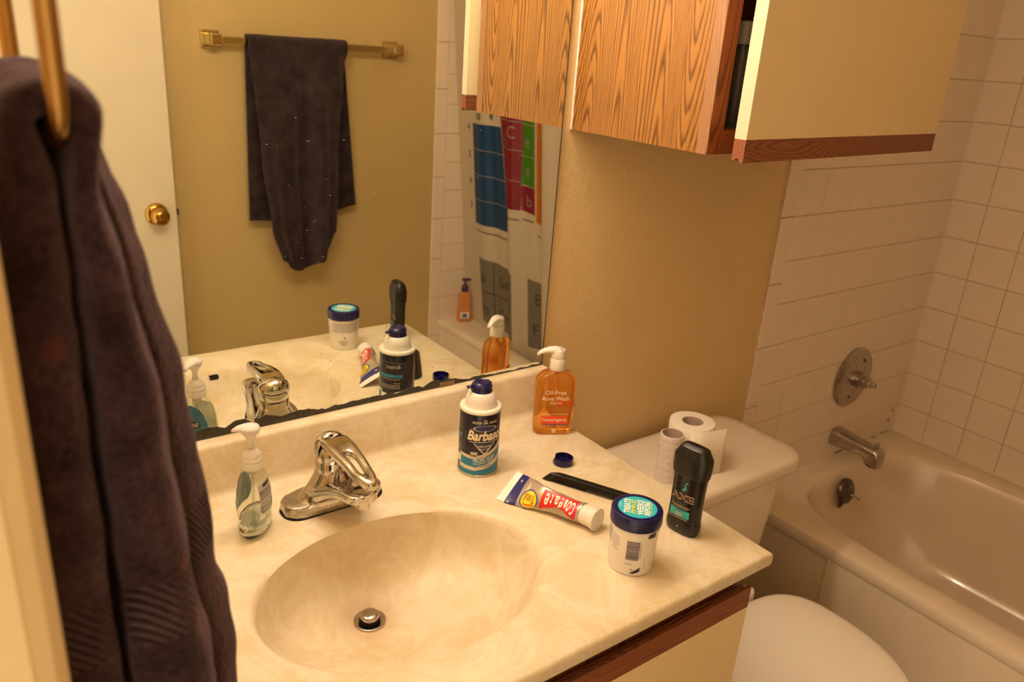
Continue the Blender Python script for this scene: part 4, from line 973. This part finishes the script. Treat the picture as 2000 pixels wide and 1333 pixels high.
# cap
ca = Vector((0.0040, -0.0185, -0.0005)).normalized(); ca = Vector((0.22, -0.97, 0.03)).normalized(); c0 = Vector((-0.1890-TPX, -0.3455-TPY, 0.0163))
cu_ = ca.cross(Vector((0, 0, 1))).normalized(); cv_ = cu_.cross(ca)
def cring(r, l): return [tuple(c0+ca*l+(cu_*math.cos(2*PI*i/48)+cv_*math.sin(2*PI*i/48))*r) for i in range(48)]
obj('shoulder', loft([cring(0.0150, -0.0015), cring(0.0157, 0.0), cring(0.0157, 0.004), cring(0.0150, 0.0055)]), foil, tp, angle=40)
obj('cap', loft([cring(0.0140, 0.0045), cring(0.0148, 0.0050), cring(0.0150, 0.008), cring(0.0152, 0.018), cring(0.0160, 0.0255), cring(0.0172, 0.0280), cring(0.0174, 0.0295), cring(0.0166, 0.0302), cring(0.001, 0.0302)]), MAT['whiteplastic'], tp, angle=40)
# ================================================================== toilet
TXC = 0.298
to = thing('toilet', 'white toilet between the vanity and the tub with its lid down', 'toilet', (TXC, -0.35, ZF))
tl_ = (TXC, -0.35, ZF)
def tr(pts, z): return [(x+0, y, z-ZF) for x, y in pts]
def rrc(w, d, r, cy, z, n=8): return [(x, y+cy+0.35, z-ZF) for x, y in rrect(w, d, r, n)]
obj('tank', loft([rrc(w, d, 0.045, -0.130, z) for w, d, z in ((0.40, 0.160, -0.455), (0.43, 0.180, -0.445), (0.455, 0.195, -0.35), (0.482, 0.212, -0.18), (0.484, 0.213, -0.164))]), MAT['porcelain'], to, angle=50)
obj('tank_lid', loft([rrc(w, d, r, -0.1385, z) for w, d, r, z in ((0.500, 0.222, 0.05, -0.1655), (0.520, 0.240, 0.055, -0.1635), (0.526, 0.245, 0.055, -0.158), (0.527, 0.246, 0.055, -0.143), (0.522, 0.242, 0.055, -0.1355), (0.508, 0.230, 0.05, -0.1310), (0.47, 0.20, 0.045, -0.1300))]), MAT['porcelain'], to, angle=60)
def egg(a, f, bk, n=56, e=2.15):
    """seat outline: half width a, front reach f, back reach bk"""
    pts = []
    for i in range(n):
        t = 2*PI*i/n; c, s = math.cos(t), math.sin(t); ex = 2.2 if s < 0 else 3.2
        pts.append((a*math.copysign(abs(c)**(2/ex), c), (f if s < 0 else bk)*math.copysign(abs(s)**(2/ex), s)))
    return pts
SY = -0.464
def er(k, z, dy=0.0, a=0.181, f=0.212, bk=0.150): return [(x*k, y*k+SY+dy+0.35, z-ZF) for x, y in egg(a, f, bk)]
obj('bowl', loft([er(0.60, ZF+0.0, -0.0, 0.18, 0.225, 0.21), er(0.60, ZF+0.06, 0, 0.18, 0.225, 0.21), er(0.62, ZF+0.16, 0, 0.18, 0.225, 0.21), er(0.80, ZF+0.27), er(0.95, ZF+0.34), er(0.985, ZF+0.372), er(0.97, ZF+0.380)]), MAT['porcelain'], to, angle=60)
obj('pedestal_shelf', loft([rrc(0.26, 0.16, 0.04, -0.225, z) for z in (ZF+0.20, ZF+0.352)]), MAT['porcelain'], to, angle=60)
obj('seat', loft([er(0.97, ZF+0.384), er(1.0, ZF+0.387), er(1.0, ZF+0.397), er(0.985, ZF+0.400)]), MAT['seatplastic'], to, angle=50)
obj('lid', loft([er(0.975, ZF+0.4025), er(0.995, ZF+0.404), er(1.0, ZF+0.409), er(0.992, ZF+0.4155), er(0.965, ZF+0.419), er(0.90, ZF+0.4212), er(0.72, ZF+0.4235), er(0.4, ZF+0.4245), er(0.05, ZF+0.425)]), MAT['seatplastic'], to, smooth=True)
for s in (-1, 1):
    obj('hinge_cap', lathe([(0.014, ZF+0.380-ZF), (0.015, 0.402), (0.0145, 0.418), (0.012, 0.424), (0.004, 0.427)], 24, s*0.076, -0.293+0.35), MAT['seatplastic'], to, smooth=True)
obj('flush_lever', tube([(-0.18, -0.247+0.35, 0.585), (-0.18, -0.262+0.35, 0.585), (-0.10, -0.266+0.35, 0.578)], 0.006, 12), MAT['chrome'], to, smooth=True)

# ---- toilet paper on the tank
ZT = -0.130
rx, ry, rr_ = 0.2520, -0.1350, 0.0560
tpz = thing('toilet_roll', 'full white toilet paper roll standing on the toilet tank with a loose sheet', 'toilet paper', (0.2735, -0.1590, ZT))
def rollprof(r0, r1, h): return [(r1, 0.0), (r1, h), (r0, h), (r0, 0.0), (r1, 0.0)]
bm = lathe([(0.0215, 0.0), (0.0450, 0.0), (0.0455, 0.002), (0.0455, 0.1015), (0.0445, 0.103), (0.0218, 0.103), (0.0215, 0.102), (0.0215, 0.0)], 64, cap0=False, cap1=False)
obj('paper', bm, MAT['paper'], tpz, angle=40)
obj('core', lathe([(0.0213, 0.0002), (0.0213, 0.1022), (0.0203, 0.1022), (0.0203, 0.0002)], 48, cap0=False, cap1=False), MAT['card'], tpz, angle=40)
# loose sheet leaving the roll at its front and standing out to the right
vs, fs = [], []; pa = R(-140); N = 26
for i in range(N+1):
    if i <= 8: a = pa+R(38)*i/8; x, y = 0.0461*math.cos(a), 0.0461*math.sin(a)
    else:
        a = pa+R(38); k = (i-8)/(N-8)*0.0505; x, y = 0.0461*math.cos(a)-math.sin(a)*k, 0.0461*math.sin(a)+math.cos(a)*k
    vs += [(x, y, 0.0008+0.002*noise.noise(Vector((i*.3, 0, 0)))*0), (x, y, 0.050), (x, y, 0.1005)]
for i in range(N): fs += [(3*i, 3*i+3, 3*i+4, 3*i+1), (3*i+1, 3*i+4, 3*i+5, 3*i+2)]
solid(obj('loose_sheet', (vs, fs), MAT['paper'], tpz, smooth=True), 0.0006)
tb2 = thing('toilet_roll_remnant', 'almost empty toilet paper tube standing on the tank beside the full roll', 'toilet paper', (0.2010, -0.1730, ZT))
rings = []
for (r, z) in [(0.0205, 0.0), (0.0232, 0.0)]+[(0.0232+0.0005*math.sin(k*1.9), 0.0985*k/22) for k in range(1, 22)]+[(0.0228, 0.0990), (0.0205, 0.0990)]:
    rings.append([(r*(1+0.012*noise.noise(Vector((math.cos(2*PI*i/48)*2, math.sin(2*PI*i/48)*2, z*30))))*math.cos(2*PI*i/48), r*math.sin(2*PI*i/48), z) for i in range(48)])
bm = loft(rings, cap0=False, cap1=False)
obj('paper', bm, MAT['paper2'], tb2, angle=60)
obj('core', lathe([(0.0206, 0.0002), (0.0206, 0.1000), (0.0196, 0.1000), (0.0196, 0.0002)], 48, cap0=False, cap1=False), MAT['card'], tb2, angle=40)

# ================================================================== bathtub
UX0, UX1, UY0, UY1, UZ = 0.7187, XR-0.0005, YF+0.0005, -0.0005, -0.420
NU = 96
def tub_out(i): 
    pts = []
    mx, my = (UX0+UX1)/2, (UY0+UY1)/2; hx, hy = (UX1-UX0)/2-i, (UY1-UY0)/2-i*0
    for q in range(NU):
        a = 2*PI*(q+0.5)/NU; c, s = math.cos(a)*0.5, math.sin(a)
        k = min(hx/abs(c), hy/abs(s)); pts.append([mx+k*c, my+k*s])
    for cx_, cy_ in ((mx-hx, my-hy), (mx+hx, my-hy), (mx-hx, my+hy), (mx+hx, my+hy)):
        j = min(range(NU), key=lambda q: (pts[q][0]-cx_)**2+(pts[q][1]-cy_)**2); pts[j] = [cx_, cy_]
    return pts
def tub_in(x0, x1, y0, y1, e=4.6):
    mx, my, hx, hy = (x0+x1)/2, (y0+y1)/2, (x1-x0)/2, (y1-y0)/2; pts = []
    for q in range(NU):
        a = 2*PI*(q+0.5)/NU; c, s = math.cos(a), math.sin(a)
        cc, ss = c*0.5, s; n_ = (abs(cc/hx)**e+abs(ss/hy)**e)**(-1/e); pts.append([mx+cc*n_, my+ss*n_])
    return pts
rings = []
o0 = tub_out(0.0)
def lift(p, z): return [(x, y, z) for x, y in p]
rings += [lift(tub_out(0.012), ZF+0.001), lift(tub_out(0.012), UZ-0.045), lift(tub_out(0.006), UZ-0.040), lift(o0, UZ-0.030), lift(o0, UZ-0.010), lift(tub_out(0.002), UZ-0.003), lift(tub_out(0.009), UZ)]
i0 = tub_in(0.786, 1.438, -1.440, -0.052)
rings += [lift(mixr(tub_out(0.009), i0, 0.6), UZ+0.0005), lift(i0, UZ-0.0005), lift(tub_in(0.794, 1.430, -1.432, -0.060), UZ-0.005), lift(tub_in(0.799, 1.424, -1.425, -0.066), UZ-0.014), lift(tub_in(0.806, 1.412, -1.405, -0.072), UZ-0.05),
          lift(tub_in(0.832, 1.380, -1.33, -0.098), UZ-0.19), lift(tub_in(0.850, 1.355, -1.25, -0.125, 4), UZ-0.28), lift(tub_in(0.875, 1.325, -1.19, -0.160, 3.6), UZ-0.325), lift(tub_in(0.93, 1.27, -1.10, -0.24, 3), UZ-0.345), lift(tub_in(1.05, 1.15, -0.9, -0.4, 2.4), UZ-0.350)]
tu = obj('bathtub', loft(rings, cap0=False, cap1=True), MAT['enamel'], angle=50)
tag(tu, 'cream enamel bathtub along the tiled wall', 'bathtub')
obj('apron_panel', box(UX0+0.0040, UX0+0.014, UY0+0.002, -0.270, ZF+0.002, UZ-0.0335, 0.0035), MAT['enamel'], tu)
# overflow plate with its trip lever, rust creeping below
OV = Vector((1.0985, -0.0925, -0.478)); tilt = R(13)
def ovr(r, d, n=32): 
    return [(OV.x+r*math.cos(2*PI*i/n), OV.y-d+(r*math.sin(2*PI*i/n))*math.sin(tilt), OV.z+r*math.sin(2*PI*i/n)*math.cos(tilt)) for i in range(n)]
op = obj('overflow_plate', loft([ovr(0.036, -0.006), ovr(0.0365, 0.002), ovr(0.034, 0.005), ovr(0.026, 0.0065), ovr(0.008, 0.0075)]), MAT['bronze'], tu, angle=50)
obj('trip_lever', tube([OV+Vector((0.002, -0.006, -0.004)), OV+Vector((0.010, -0.022, -0.010)), OV+Vector((0.020, -0.033, -0.017))], 0.0042, 10, flat=0.6), MAT['nickel'], op, smooth=True)
for k in (-1, 1):
    obj('screw', loft([ovr(0.001, 0)[:1]*0+[(OV.x+0.004*math.cos(2*PI*i/12), OV.y-dd-0.002*k, OV.z+0.017*k+0.004*math.sin(2*PI*i/12)) for i in range(12)] for dd in (0.004, 0.0105)]), MAT['nickel'], op)
rust = plain('rust stain', '#6e3a1c', 0.8, 0.3, 200)
obj('rust_patch', loft([[(OV.x-0.012+k*math.cos(2*PI*i/20)*(1+0.35*noise.noise(Vector((i, 1, 0)))), OV.y-0.0055+0.006, OV.z-0.030+k*1.1*math.sin(2*PI*i/20)) for i in range(20)] for k in (0.020, 0.001)], cap0=False), rust, tu)
# mould at the back corner of the tub, below the tiles
mold = plain('black mould', '#35241a', 0.9, 0.3, 200); random.seed(11)
bm = bmesh.new()
for (x, z, w, h) in ((1.452, -0.342, 0.006, 0.012), (1.440, -0.372, 0.007, 0.013), (1.432, -0.4135, 0.05, 0.003), (1.372, -0.4145, 0.03, 0.0035), (1.180, -0.4150, 0.055, 0.004)):
    nseg = 14
    loft([[(x+w/2*k*math.cos(2*PI*i/nseg)*(1+0.3*noise.noise(Vector((i*1.3, x*9, 0)))), yy, z+h/2*k*math.sin(2*PI*i/nseg)) for i in range(nseg)] for k, yy in ((1, -0.0005), (0.4, -0.0012))], cap0=False, bm=bm)
mo = obj('mould', bm, mold, tu); mo['kind'] = 'stuff'

# ---- tub spout
ts = thing('tub_spout', 'dull chrome tub spout on the tiled wall below the shower valve', 'spout', (1.135, 0.0, -0.348))
rings = []
for y, hw, zt, zb in ((-0.0015, 0.027, 0.025, -0.026), (-0.012, 0.0275, 0.0255, -0.0265), (-0.030, 0.0265, 0.0235, -0.0250), (-0.060, 0.0255, 0.0205, -0.0225), (-0.090, 0.0245, 0.0185, -0.0210), (-0.104, 0.0240, 0.0178, -0.0215), (-0.110, 0.0240, 0.0175, -0.0340), (-0.118, 0.0238, 0.0170, -0.0420), (-0.132, 0.0235, 0.0160, -0.0440), (-0.142, 0.0225, 0.0130, -0.0430), (-0.147, 0.0200, 0.0060, -0.0400), (-0.1485, 0.014, -0.004, -0.032)):
    rings.append([(x*hw, y, (zt+zb)/2+z*(zt-zb)/2) for x, z in sell(1, 1, 3.6, 32)])
obj('body', loft(rings), MAT['nickel'], ts, angle=45)
obj('diverter_knob', lathe([(0.004, 0.012), (0.004, 0.024), (0.0065, 0.0245), (0.0070, 0.029), (0.0055, 0.031), (0.001, 0.0315)], 20, 0, -0.128), MAT['nickel'], ts, angle=50)
# ---- shower valve
sv = thing('shower_valve', 'round chrome shower valve plate with a bare stem and no handle', 'shower valve', (1.155, 0.0, -0.168))
def yr(r, y, cx=0, cz=0, n=40): return [(cx+r*math.cos(2*PI*i/n), y, cz+r*math.sin(2*PI*i/n)) for i in range(n)]
es = obj('escutcheon', loft([yr(0.089, -0.0015, n=56), yr(0.0895, -0.004, n=56), yr(0.084, -0.009, n=56), yr(0.060, -0.015, n=56), yr(0.034, -0.018, n=56), yr(0.026, -0.0185, n=56)]), MAT['nickel'], sv, angle=50)
obj('sleeve', loft([yr(0.0235, -0.016), yr(0.0235, -0.034), yr(0.0210, -0.036), yr(0.0175, -0.0365), yr(0.0175, -0.050), yr(0.0150, -0.052)]), MAT['nickel'], sv, angle=40)
obj('stem', loft([yr(0.0125, -0.050), yr(0.0128, -0.062), yr(0.0110, -0.064), yr(0.0090, -0.0645), yr(0.0086, -0.072), yr(0.0050, -0.0725), yr(0.0046, -0.068)]), MAT['chrome'], sv, angle=40)
for s in (-1, 1):
    obj('screw', loft([yr(0.0058, -0.0125, 0.020*s, 0.052*s, 16), yr(0.0054, -0.0172, 0.020*s, 0.052*s, 16), yr(0.002, -0.0182, 0.020*s, 0.052*s, 16)]), MAT['bronze'], es, angle=50)

# ================================================================== towel bar and bath towel on the far wall (seen in the mirror)
BZ, BYY = 0.609, YF+0.062
tbx0, tbx1 = -0.128, 0.484
tbar = thing('towel_bar', 'brass towel bar with square brackets on the beige wall', 'towel bar', (0.178, YF-0.005, BZ))
for x in (tbx0, tbx1):
    k = obj('bracket', box(x-0.178-0.027, x-0.178+0.027, -0.001, 0.014, -0.027, 0.027, 0.003), MAT['palebrass'], tbar)
    obj('arm', box(x-0.178-0.017, x-0.178+0.017, 0.0135, 0.078, -0.018, 0.018, 0.004), MAT['palebrass'], k)
obj('bar', box(tbx0-0.178+0.0175, tbx1-0.178-0.0175, 0.061, 0.073, -0.011, 0.011, 0.002), MAT['palebrass'], tbar)
TOW = terry('charcoal terry', '#241d1f', '#443a3c')
tw = obj('bath_towel', bmesh.new())
bpy.data.objects.remove(tw)
NSX, NSY = 64, 90
def bt(s, t):
    """s across 0..1, t along: 0 back hem, 1 front hem"""
    fx = 0.5*(1-math.cos(min(1, max(0, (s-0.0)))*PI)) if False else s
    LB, LF = 0.565+0.03*(s < 0.3)*(1-s/0.3), 0.0
    front = interp([(0, 0.690), (0.25, 0.733), (0.5, 0.728), (0.70, 0.700), (0.88, 0.655), (1, 0.600)], s)
    back = interp([(0, 0.560), (0.3, 0.57), (0.8, 0.545), (1, 0.530)], s)
    tot = back+0.05+front; d = t*tot
    fold = 0.016*math.sin(s*9.0+0.6)+0.012*math.sin(s*19+1.0)
    x0 = -0.036+0.324*s
    if d < back:
        k = (back-d)/back; x = -0.036+0.324*s+(s-0.22)*0.055*k; y = BYY-0.017-0.004*k+fold*0.25*k; z = BZ+0.006-(back-d)
    elif d < back+0.05:
        a = (d-back)/0.05*PI; x = x0; y = BYY-0.017*math.cos(a); z = BZ+0.006+0.013*math.sin(a)
    else:
        q = d-back-0.05; k = q/0.715
        pl_ = interp([(0, 0), (0.5, 0.08), (0.8, 0.24), (1.0, 0.47)], k); pr_ = interp([(0, 0), (0.12, 0.16), (0.5, 0.34), (1.0, 0.48)], k)
        pinch = pl_+(pr_-pl_)*s; xc = 0.130
        lap = 0.013*min(1, max(0, (s-0.43)/0.05))*min(1, k*4+0.25)
        x = x0+(xc-x0)*pinch; y = BYY+0.017+(0.010+fold*1.25)*min(1, k*2.2)+lap+0.008*k+0.010*math.sin(k*5+s*4)*k; z = BZ+0.006-q
    return (x, y, z)
vs = [bt(i/NSX, j/NSY) for j in range(NSY+1) for i in range(NSX+1)]
fs = [(j*(NSX+1)+i, j*(NSX+1)+i+1, (j+1)*(NSX+1)+i+1, (j+1)*(NSX+1)+i) for j in range(NSY) for i in range(NSX)]
tw = solid(obj('bath_towel', (vs, fs), TOW, smooth=True), 0.009)
tag(tw, 'dark charcoal bath towel folded over the brass bar', 'towel')

# ================================================================== towel ring and hand towel at the left edge
RX, RYN, RYF, RZB, RZT = -0.8395, -0.666, -0.505, 0.600, 0.745
rg = thing('towel_ring', 'brass towel ring on the side wall', 'towel ring', (XL, -0.5725, 0.70))
def rp(y, z): return (RX-XL, y+0.5725, z-0.70)
path = []
rc = 0.018
for (cy_, cz_, a0) in ((RYF-rc, RZT-rc, 0), (RYN+rc, RZT-rc, 90), (RYN+rc, RZB+rc, 180), (RYF-rc, RZB+rc, 270)):
    for k in range(7): a = R(a0+15*k); path.append(rp(cy_+rc*math.cos(a), cz_+rc*math.sin(a)))
path += path[:2]
obj('ring', tube(path, 0.0068, 14, caps=False, flat=0.7), MAT['brass'], rg, smooth=True)
obj('post', box(0.004, RX-XL+0.008, -0.010, 0.010, RZT-0.70-0.010, RZT-0.70+0.012, 0.003), MAT['brass'], rg)
obj('wall_plate', box(-0.001, 0.006, -0.024, 0.024, RZT-0.70-0.026, RZT-0.70+0.028, 0.002), MAT['brass'], rg)

PURP = terry('plum terry', '#190f11', '#4a3439', fine=700, stains=(((-0.849, -0.672, 0.502), 0.015, '#b0552c'), ((-0.7934, -0.664, 0.360), 0.016, '#b0501f')), band=(0.316, 0.356))
def leg_tab(tab, z): return interp(tab, z)
def uloft(y0, y1, out_tab, in_tab, ph, seed):
    """a folded length of towel hung over the ring: down one side, over the bar and down the other"""
    rings = []; yc, hy = (y0+y1)/2, (y1-y0)/2; N = 40
    zs = [0.045+0.535*k/46 for k in range(47)]
    def ring(cx_, cz_, nx_, nz_, th, k):
        pts = []
        for a in range(N):
            t = 2*PI*a/N; c, s = math.cos(t), math.sin(t)
            ee = 2.7; cc = math.copysign(abs(c)**(2/ee), c); ss = math.copysign(abs(s)**(2/ee), s)
            wob = 1+0.10*math.sin(3*t+ph+k*3)+0.05*math.sin(7*t+ph*2)
            pts.append((cx_+nx_*th*cc*wob, yc+hy*ss*(0.72+0.28*min(1, k*2.0)), cz_+nz_*th*cc*wob))
        return pts
    for z in zs:                                   # wall side, bottom to top
        xo, xi = interp([(0.588, -0.8396), (0.594, -0.8440)], z), interp(in_tab, z); th = (xo-xi)/2
        rings.append(ring((xo+xi)/2, z, -1, 0, th, max(0, 0.6-z)))
    for k in range(1, 12):
        a = PI*k/12; rad = 0.0155; th = 0.0105
        rings.append(ring(RX-0.001-rad*math.cos(a), 0.602+0.0155*math.sin(a), -math.cos(a), math.sin(a), th, 0.0))
    for z in reversed(zs):
        xi = interp([(0.588, -0.8390), (0.594, -0.8345)], z); xo = interp(out_tab, z)+0.0012*math.sin(z*28+ph); th = (xo-xi)/2
        rings.append(ring((xo+xi)/2, z, 1, 0, th, max(0, 0.6-z)))
    bm = loft(rings)
    for v in bm.verts:
        n_ = noise.noise(v.co*42+Vector((seed, 0, 0)))*0.0026+noise.noise(v.co*130+Vector((0, seed, 0)))*0.0012
        v.co.x += n_; v.co.y += n_*0.6
    return bm
OUTN = [(0.04, -0.783), (0.29, -0.790), (0.315, -0.795), (0.36, -0.796), (0.45, -0.804), (0.53, -0.815), (0.59, -0.824)]
OUTF = [(0.04, -0.760), (0.22, -0.761), (0.275, -0.763), (0.292, -0.769), (0.33, -0.768), (0.43, -0.779), (0.51, -0.791), (0.55, -0.798), (0.575, -0.806), (0.594, -0.814)]
INN = [(-0.22, -0.886), (0.3, -0.886), (0.5, -0.880), (0.585, -0.868)]
bm = uloft(-0.672, -0.580, OUTN, INN, 0.4, 3.0)
bm2 = uloft(-0.612, -0.492, OUTF, INN, 1.7, 9.0)
me_t = bpy.data.meshes.new('t'); bm2.to_mesh(me_t); bm2.free(); bm.from_mesh(me_t); bpy.data.meshes.remove(me_t)
ht = subd(obj('hand_towel', bm, PURP, smooth=True), 1)
tag(ht, 'dark plum hand towel hanging through the brass ring in the left foreground', 'towel')

# ================================================================== shower curtain (seen in the mirror)
def cxf(z): return 0.760+0.10*(0.38-z)
YC0 = -1.515
def curf(off=0.0):
    def f(u, z):
        g = min(1.0, max(0.0, (u-0.05)/0.25)); lo = min(1, max(0.35, 0.9-(z-0.2)*0.5))
        pl = 0.016*math.sin(u*30+0.4)*(0.25+0.75*g)*lo+0.006*math.sin(u*67)*g
        y = YC0+u+0.004*math.sin(u*30+2)*g
        return (min(cxf(z)+pl, 99)-off, y, z)
    return f
NU_, NZ_ = 110, 44; CU, CZB, CZT = 0.62, -0.62, 1.20
f0 = curf()
def cpos(u, z):
    x, y, zz = f0(u, z); return (max(x, 0.0), y, zz)
vs = [cpos(CU*i/NU_, CZB+(CZT-CZB)*j/NZ_) for j in range(NZ_+1) for i in range(NU_+1)]
fs = [(j*(NU_+1)+i, j*(NU_+1)+i+1, (j+1)*(NU_+1)+i+1, (j+1)*(NU_+1)+i) for j in range(NZ_) for i in range(NU_)]
scu = obj('shower_curtain', (vs, fs), sheet_plastic('frosted curtain vinyl', '#dccfb8', 0.4), smooth=True)
tag(scu, 'translucent white shower curtain printed with coloured element tiles', 'curtain')
rod = thing('curtain_rod', 'chrome shower curtain rod above the tub', 'rod', (cxf(1.21), (YF)/2, 1.225))
obj('pole', tube([(0, YF/2+0.004, 0), (0, -YF/2-0.004, 0)], 0.0125, 20), MAT['chrome'], rod, smooth=True)
for s in (-1, 1):
    obj('flange', loft([[(r*math.cos(2*PI*i/24), s*(-YF/2-0.002-d), r*math.sin(2*PI*i/24)) for i in range(24)] for r, d in ((0.032, -0.006), (0.032, 0.004), (0.018, 0.014), (0.013, 0.02))]), MAT['chrome'], rod, angle=50)
for k in range(10):
    u = 0.03+k*0.062; x, y, z = f0(u, 1.19)
    ringo = obj('curtain_ring', tube([(cxf(1.21)+0.019*math.cos(2*PI*i/16), y, 1.2205+0.0215*math.sin(2*PI*i/16)) for i in range(17)], 0.0017, 8, caps=False), MAT['whiteplastic'], scu, smooth=True)
def cmat(n, c): return sheet_plastic('curtain print '+n, c, 0.35)
C_BLUE, C_PINK, C_GREEN, C_ORANGE, C_GREY, C_LINE, C_INK = cmat('blue', '#15487a'), cmat('crimson', '#8f1828'), cmat('green', '#4c8a1a'), cmat('orange', '#d0741c'), cmat('grey', '#878072'), cmat('pale', '#a8978c'), cmat('ink', '#57483a')
U = lambda y: y-YC0        # y on the curtain -> print coordinate
def cp_(pr, name, mat, off=0.0012): return pr.build(name, curf(off), mat, scu)
b = Print(); b.quad([(U(-1.412), 0.006), (U(-1.19), 0.010), (U(-1.19), 0.382), (U(-1.412), 0.377)], 20, 16); cp_(b, 'print', C_BLUE)
b = Print(); b.quad([(U(-1.212), 0.105), (U(-1.125), 0.110), (U(-1.100), 0.62), (U(-1.262), 0.62)], 16, 18); cp_(b, 'print', C_PINK, 0.0016)
b = Print(); b.quad([(U(-1.125), 0.205), (U(-1.056), 0.200), (U(-1.050), 0.62), (U(-1.115), 0.62)], 10, 14); cp_(b, 'print', C_GREEN, 0.0016)
b = Print(); b.quad([(U(-1.122), 0.112), (U(-1.056), 0.105), (U(-1.056), 0.196), (U(-1.122), 0.202)], 10, 5); cp_(b, 'print', C_PINK, 0.0018)
b = Print(); b.quad([(U(-1.050), 0.080), (U(-1.008), 0.070), (U(-1.008), 0.62), (U(-1.044), 0.62)], 8, 16); cp_(b, 'print', C_ORANGE, 0.0016)
b = Print(); b.quad([(U(-1.372), -0.385), (U(-1.16), -0.405), (U(-1.16), -0.135), (U(-1.392), -0.125)], 18, 10); b.quad([(U(-1.10), -0.405), (U(-0.985), -0.395), (U(-0.985), -0.14), (U(-1.10), -0.135)], 12, 10); cp_(b, 'print', C_GREY)
b = Print()
for z_ in (0.285, 0.193, 0.100): b.band(lambda x: z_, lambda x: z_+0.003, U(-1.41), U(-1.21), 20)
for z_, u0, u1 in ((0.505, -1.25, -1.06), (0.41, -1.245, -1.115), (0.315, -1.235, -1.115), (0.210, -1.228, -1.12), (0.405, -1.115, -1.052), (0.30, -1.12, -1.054), (0.198, -1.125, -1.054)): b.band(lambda x: z_, lambda x: z_+0.003, U(u0), U(u1), 12)
for z_ in (0.37, 0.28, 0.18): b.quad([(U(-1.050), z_+0.006), (U(-1.010), z_), (U(-1.010), z_+0.003), (U(-1.050), z_+0.009)], 4, 1)
b.quad([(U(-1.215), 0.105), (U(-1.211), 0.105), (U(-1.258), 0.62), (U(-1.264), 0.62)], 1, 18)
cp_(b, 'print', C_LINE, 0.0022)
b = Print()
for t_, y_, z_, w_, h_ in (('G', -1.200, 0.345, 0.034, 0.042), ('C', -1.155, 0.375, 0.030, 0.042), ('e', -1.092, 0.345, 0.026, 0.030), ('e', -1.090, 0.250, 0.026, 0.030), ('b', -1.085, 0.150, 0.028, 0.042)):
    b.text(t_, U(y_), z_, w_, h_)
cp_(b, 'lettering', C_LINE, 0.0024)
b = Print(); b.text('10', U(-1.365), 0.405, 0.028, 0.024, bold=0.02); b.text('9', U(-1.305), 0.409, 0.016, 0.024, bold=0.02, mirror=True)
for t_, z_ in (('4', 0.362), ('5', 0.262), ('6', 0.165), ('7', 0.068)): b.text(t_, U(-1.442), z_, 0.014, 0.026, bold=0.02)
for t_, y_, z_, w_, h_ in (('u', -1.365, -0.205, 0.028, 0.030), ('Gd', -1.250, -0.200, 0.070, 0.042), ('n', -1.350, -0.335, 0.028, 0.030), ('Cm', -1.245, -0.335, 0.085, 0.042), ('B', -1.040, -0.205, 0.030, 0.042), ('F', -1.050, -0.325, 0.028, 0.042)):
    b.text(t_, U(y_), z_, w_, h_)
b.band(lambda x: -0.022, lambda x: -0.018, U(-1.405), U(-1.20), 16); b.band(lambda x: -0.432, lambda x: -0.428, U(-1.36), U(-1.17), 14)
b.band(lambda x: 0.072, lambda x: 0.076, U(-1.20), U(-1.13), 8); b.band(lambda x: 0.078, lambda x: 0.082, U(-1.118), U(-1.06), 8); b.band(lambda x: 0.030, lambda x: 0.034, U(-1.045), U(-1.005), 6)
b.rect(U(-1.201), U(-1.198), 0.076, 0.092, 1, 3); b.rect(U(-1.008), U(-1.005), 0.034, 0.055, 1, 3)
b.band(lambda x: -0.262, lambda x: -0.258, U(-1.37), U(-1.165), 14); b.rect(U(-1.313), U(-1.310), -0.39, -0.13, 1, 8)
cp_(b, 'lettering', C_INK, 0.0024)

# ---- amber soap bottle on the far corner of the tub
ab = thing('amber_soap_bottle', 'amber hand soap bottle with a purple pump on the far tub corner', 'bottle', (0.8050, -1.4830, UZ+0.0005), 0.35)
obj('bottle', loft([[(x, y, z) for x, y in rrect(w, d, d*0.35, 6)] for w, d, z in ((0.050, 0.030, 0.0), (0.058, 0.036, 0.003), (0.059, 0.037, 0.010), (0.054, 0.034, 0.055), (0.050, 0.032, 0.105), (0.040, 0.030, 0.118), (0.024, 0.024, 0.124), (0.022, 0.022, 0.130))]), gel('amber soap', '#ffb878', 0.6), ab, angle=60)
obj('collar', lathe([(0.0130, 0.126), (0.0140, 0.127), (0.0140, 0.145), (0.0100, 0.152), (0.0050, 0.156), (0.0045, 0.170)], 28), plain('purple plastic', '#43204a', 0.3), ab, angle=50)
obj('pump_head', loft([[(x, y*wd, 0.1755+z*h) for y, z in sell(1, 1, 2.4, 18)] for x, wd, h in ((-0.012, 0.0060, 0.0050), (0.004, 0.0085, 0.0062), (0.016, 0.0060, 0.0050), (0.026, 0.0040, 0.0038))]), plain('purple plastic', '#43204a', 0.3), ab, smooth=True)
Print().rect(-0.018, 0.018, 0.016, 0.042, 3, 3).build('label', lambda x, y: (x, 0.0190, y), WHITE, ab)
Print().rect(-0.010, 0.010, 0.020, 0.036, 3, 3).build('print', lambda x, y: (x, 0.0194, y), plain('print blue', '#4a5f9c', 0.4), ab)

# ------------------------------------------------------------------ lift everything so that the floor is z = 0
for o in list(bpy.data.objects):
    if o.parent is None and o.type in ('MESH', 'EMPTY'): o.location.z += LIFT
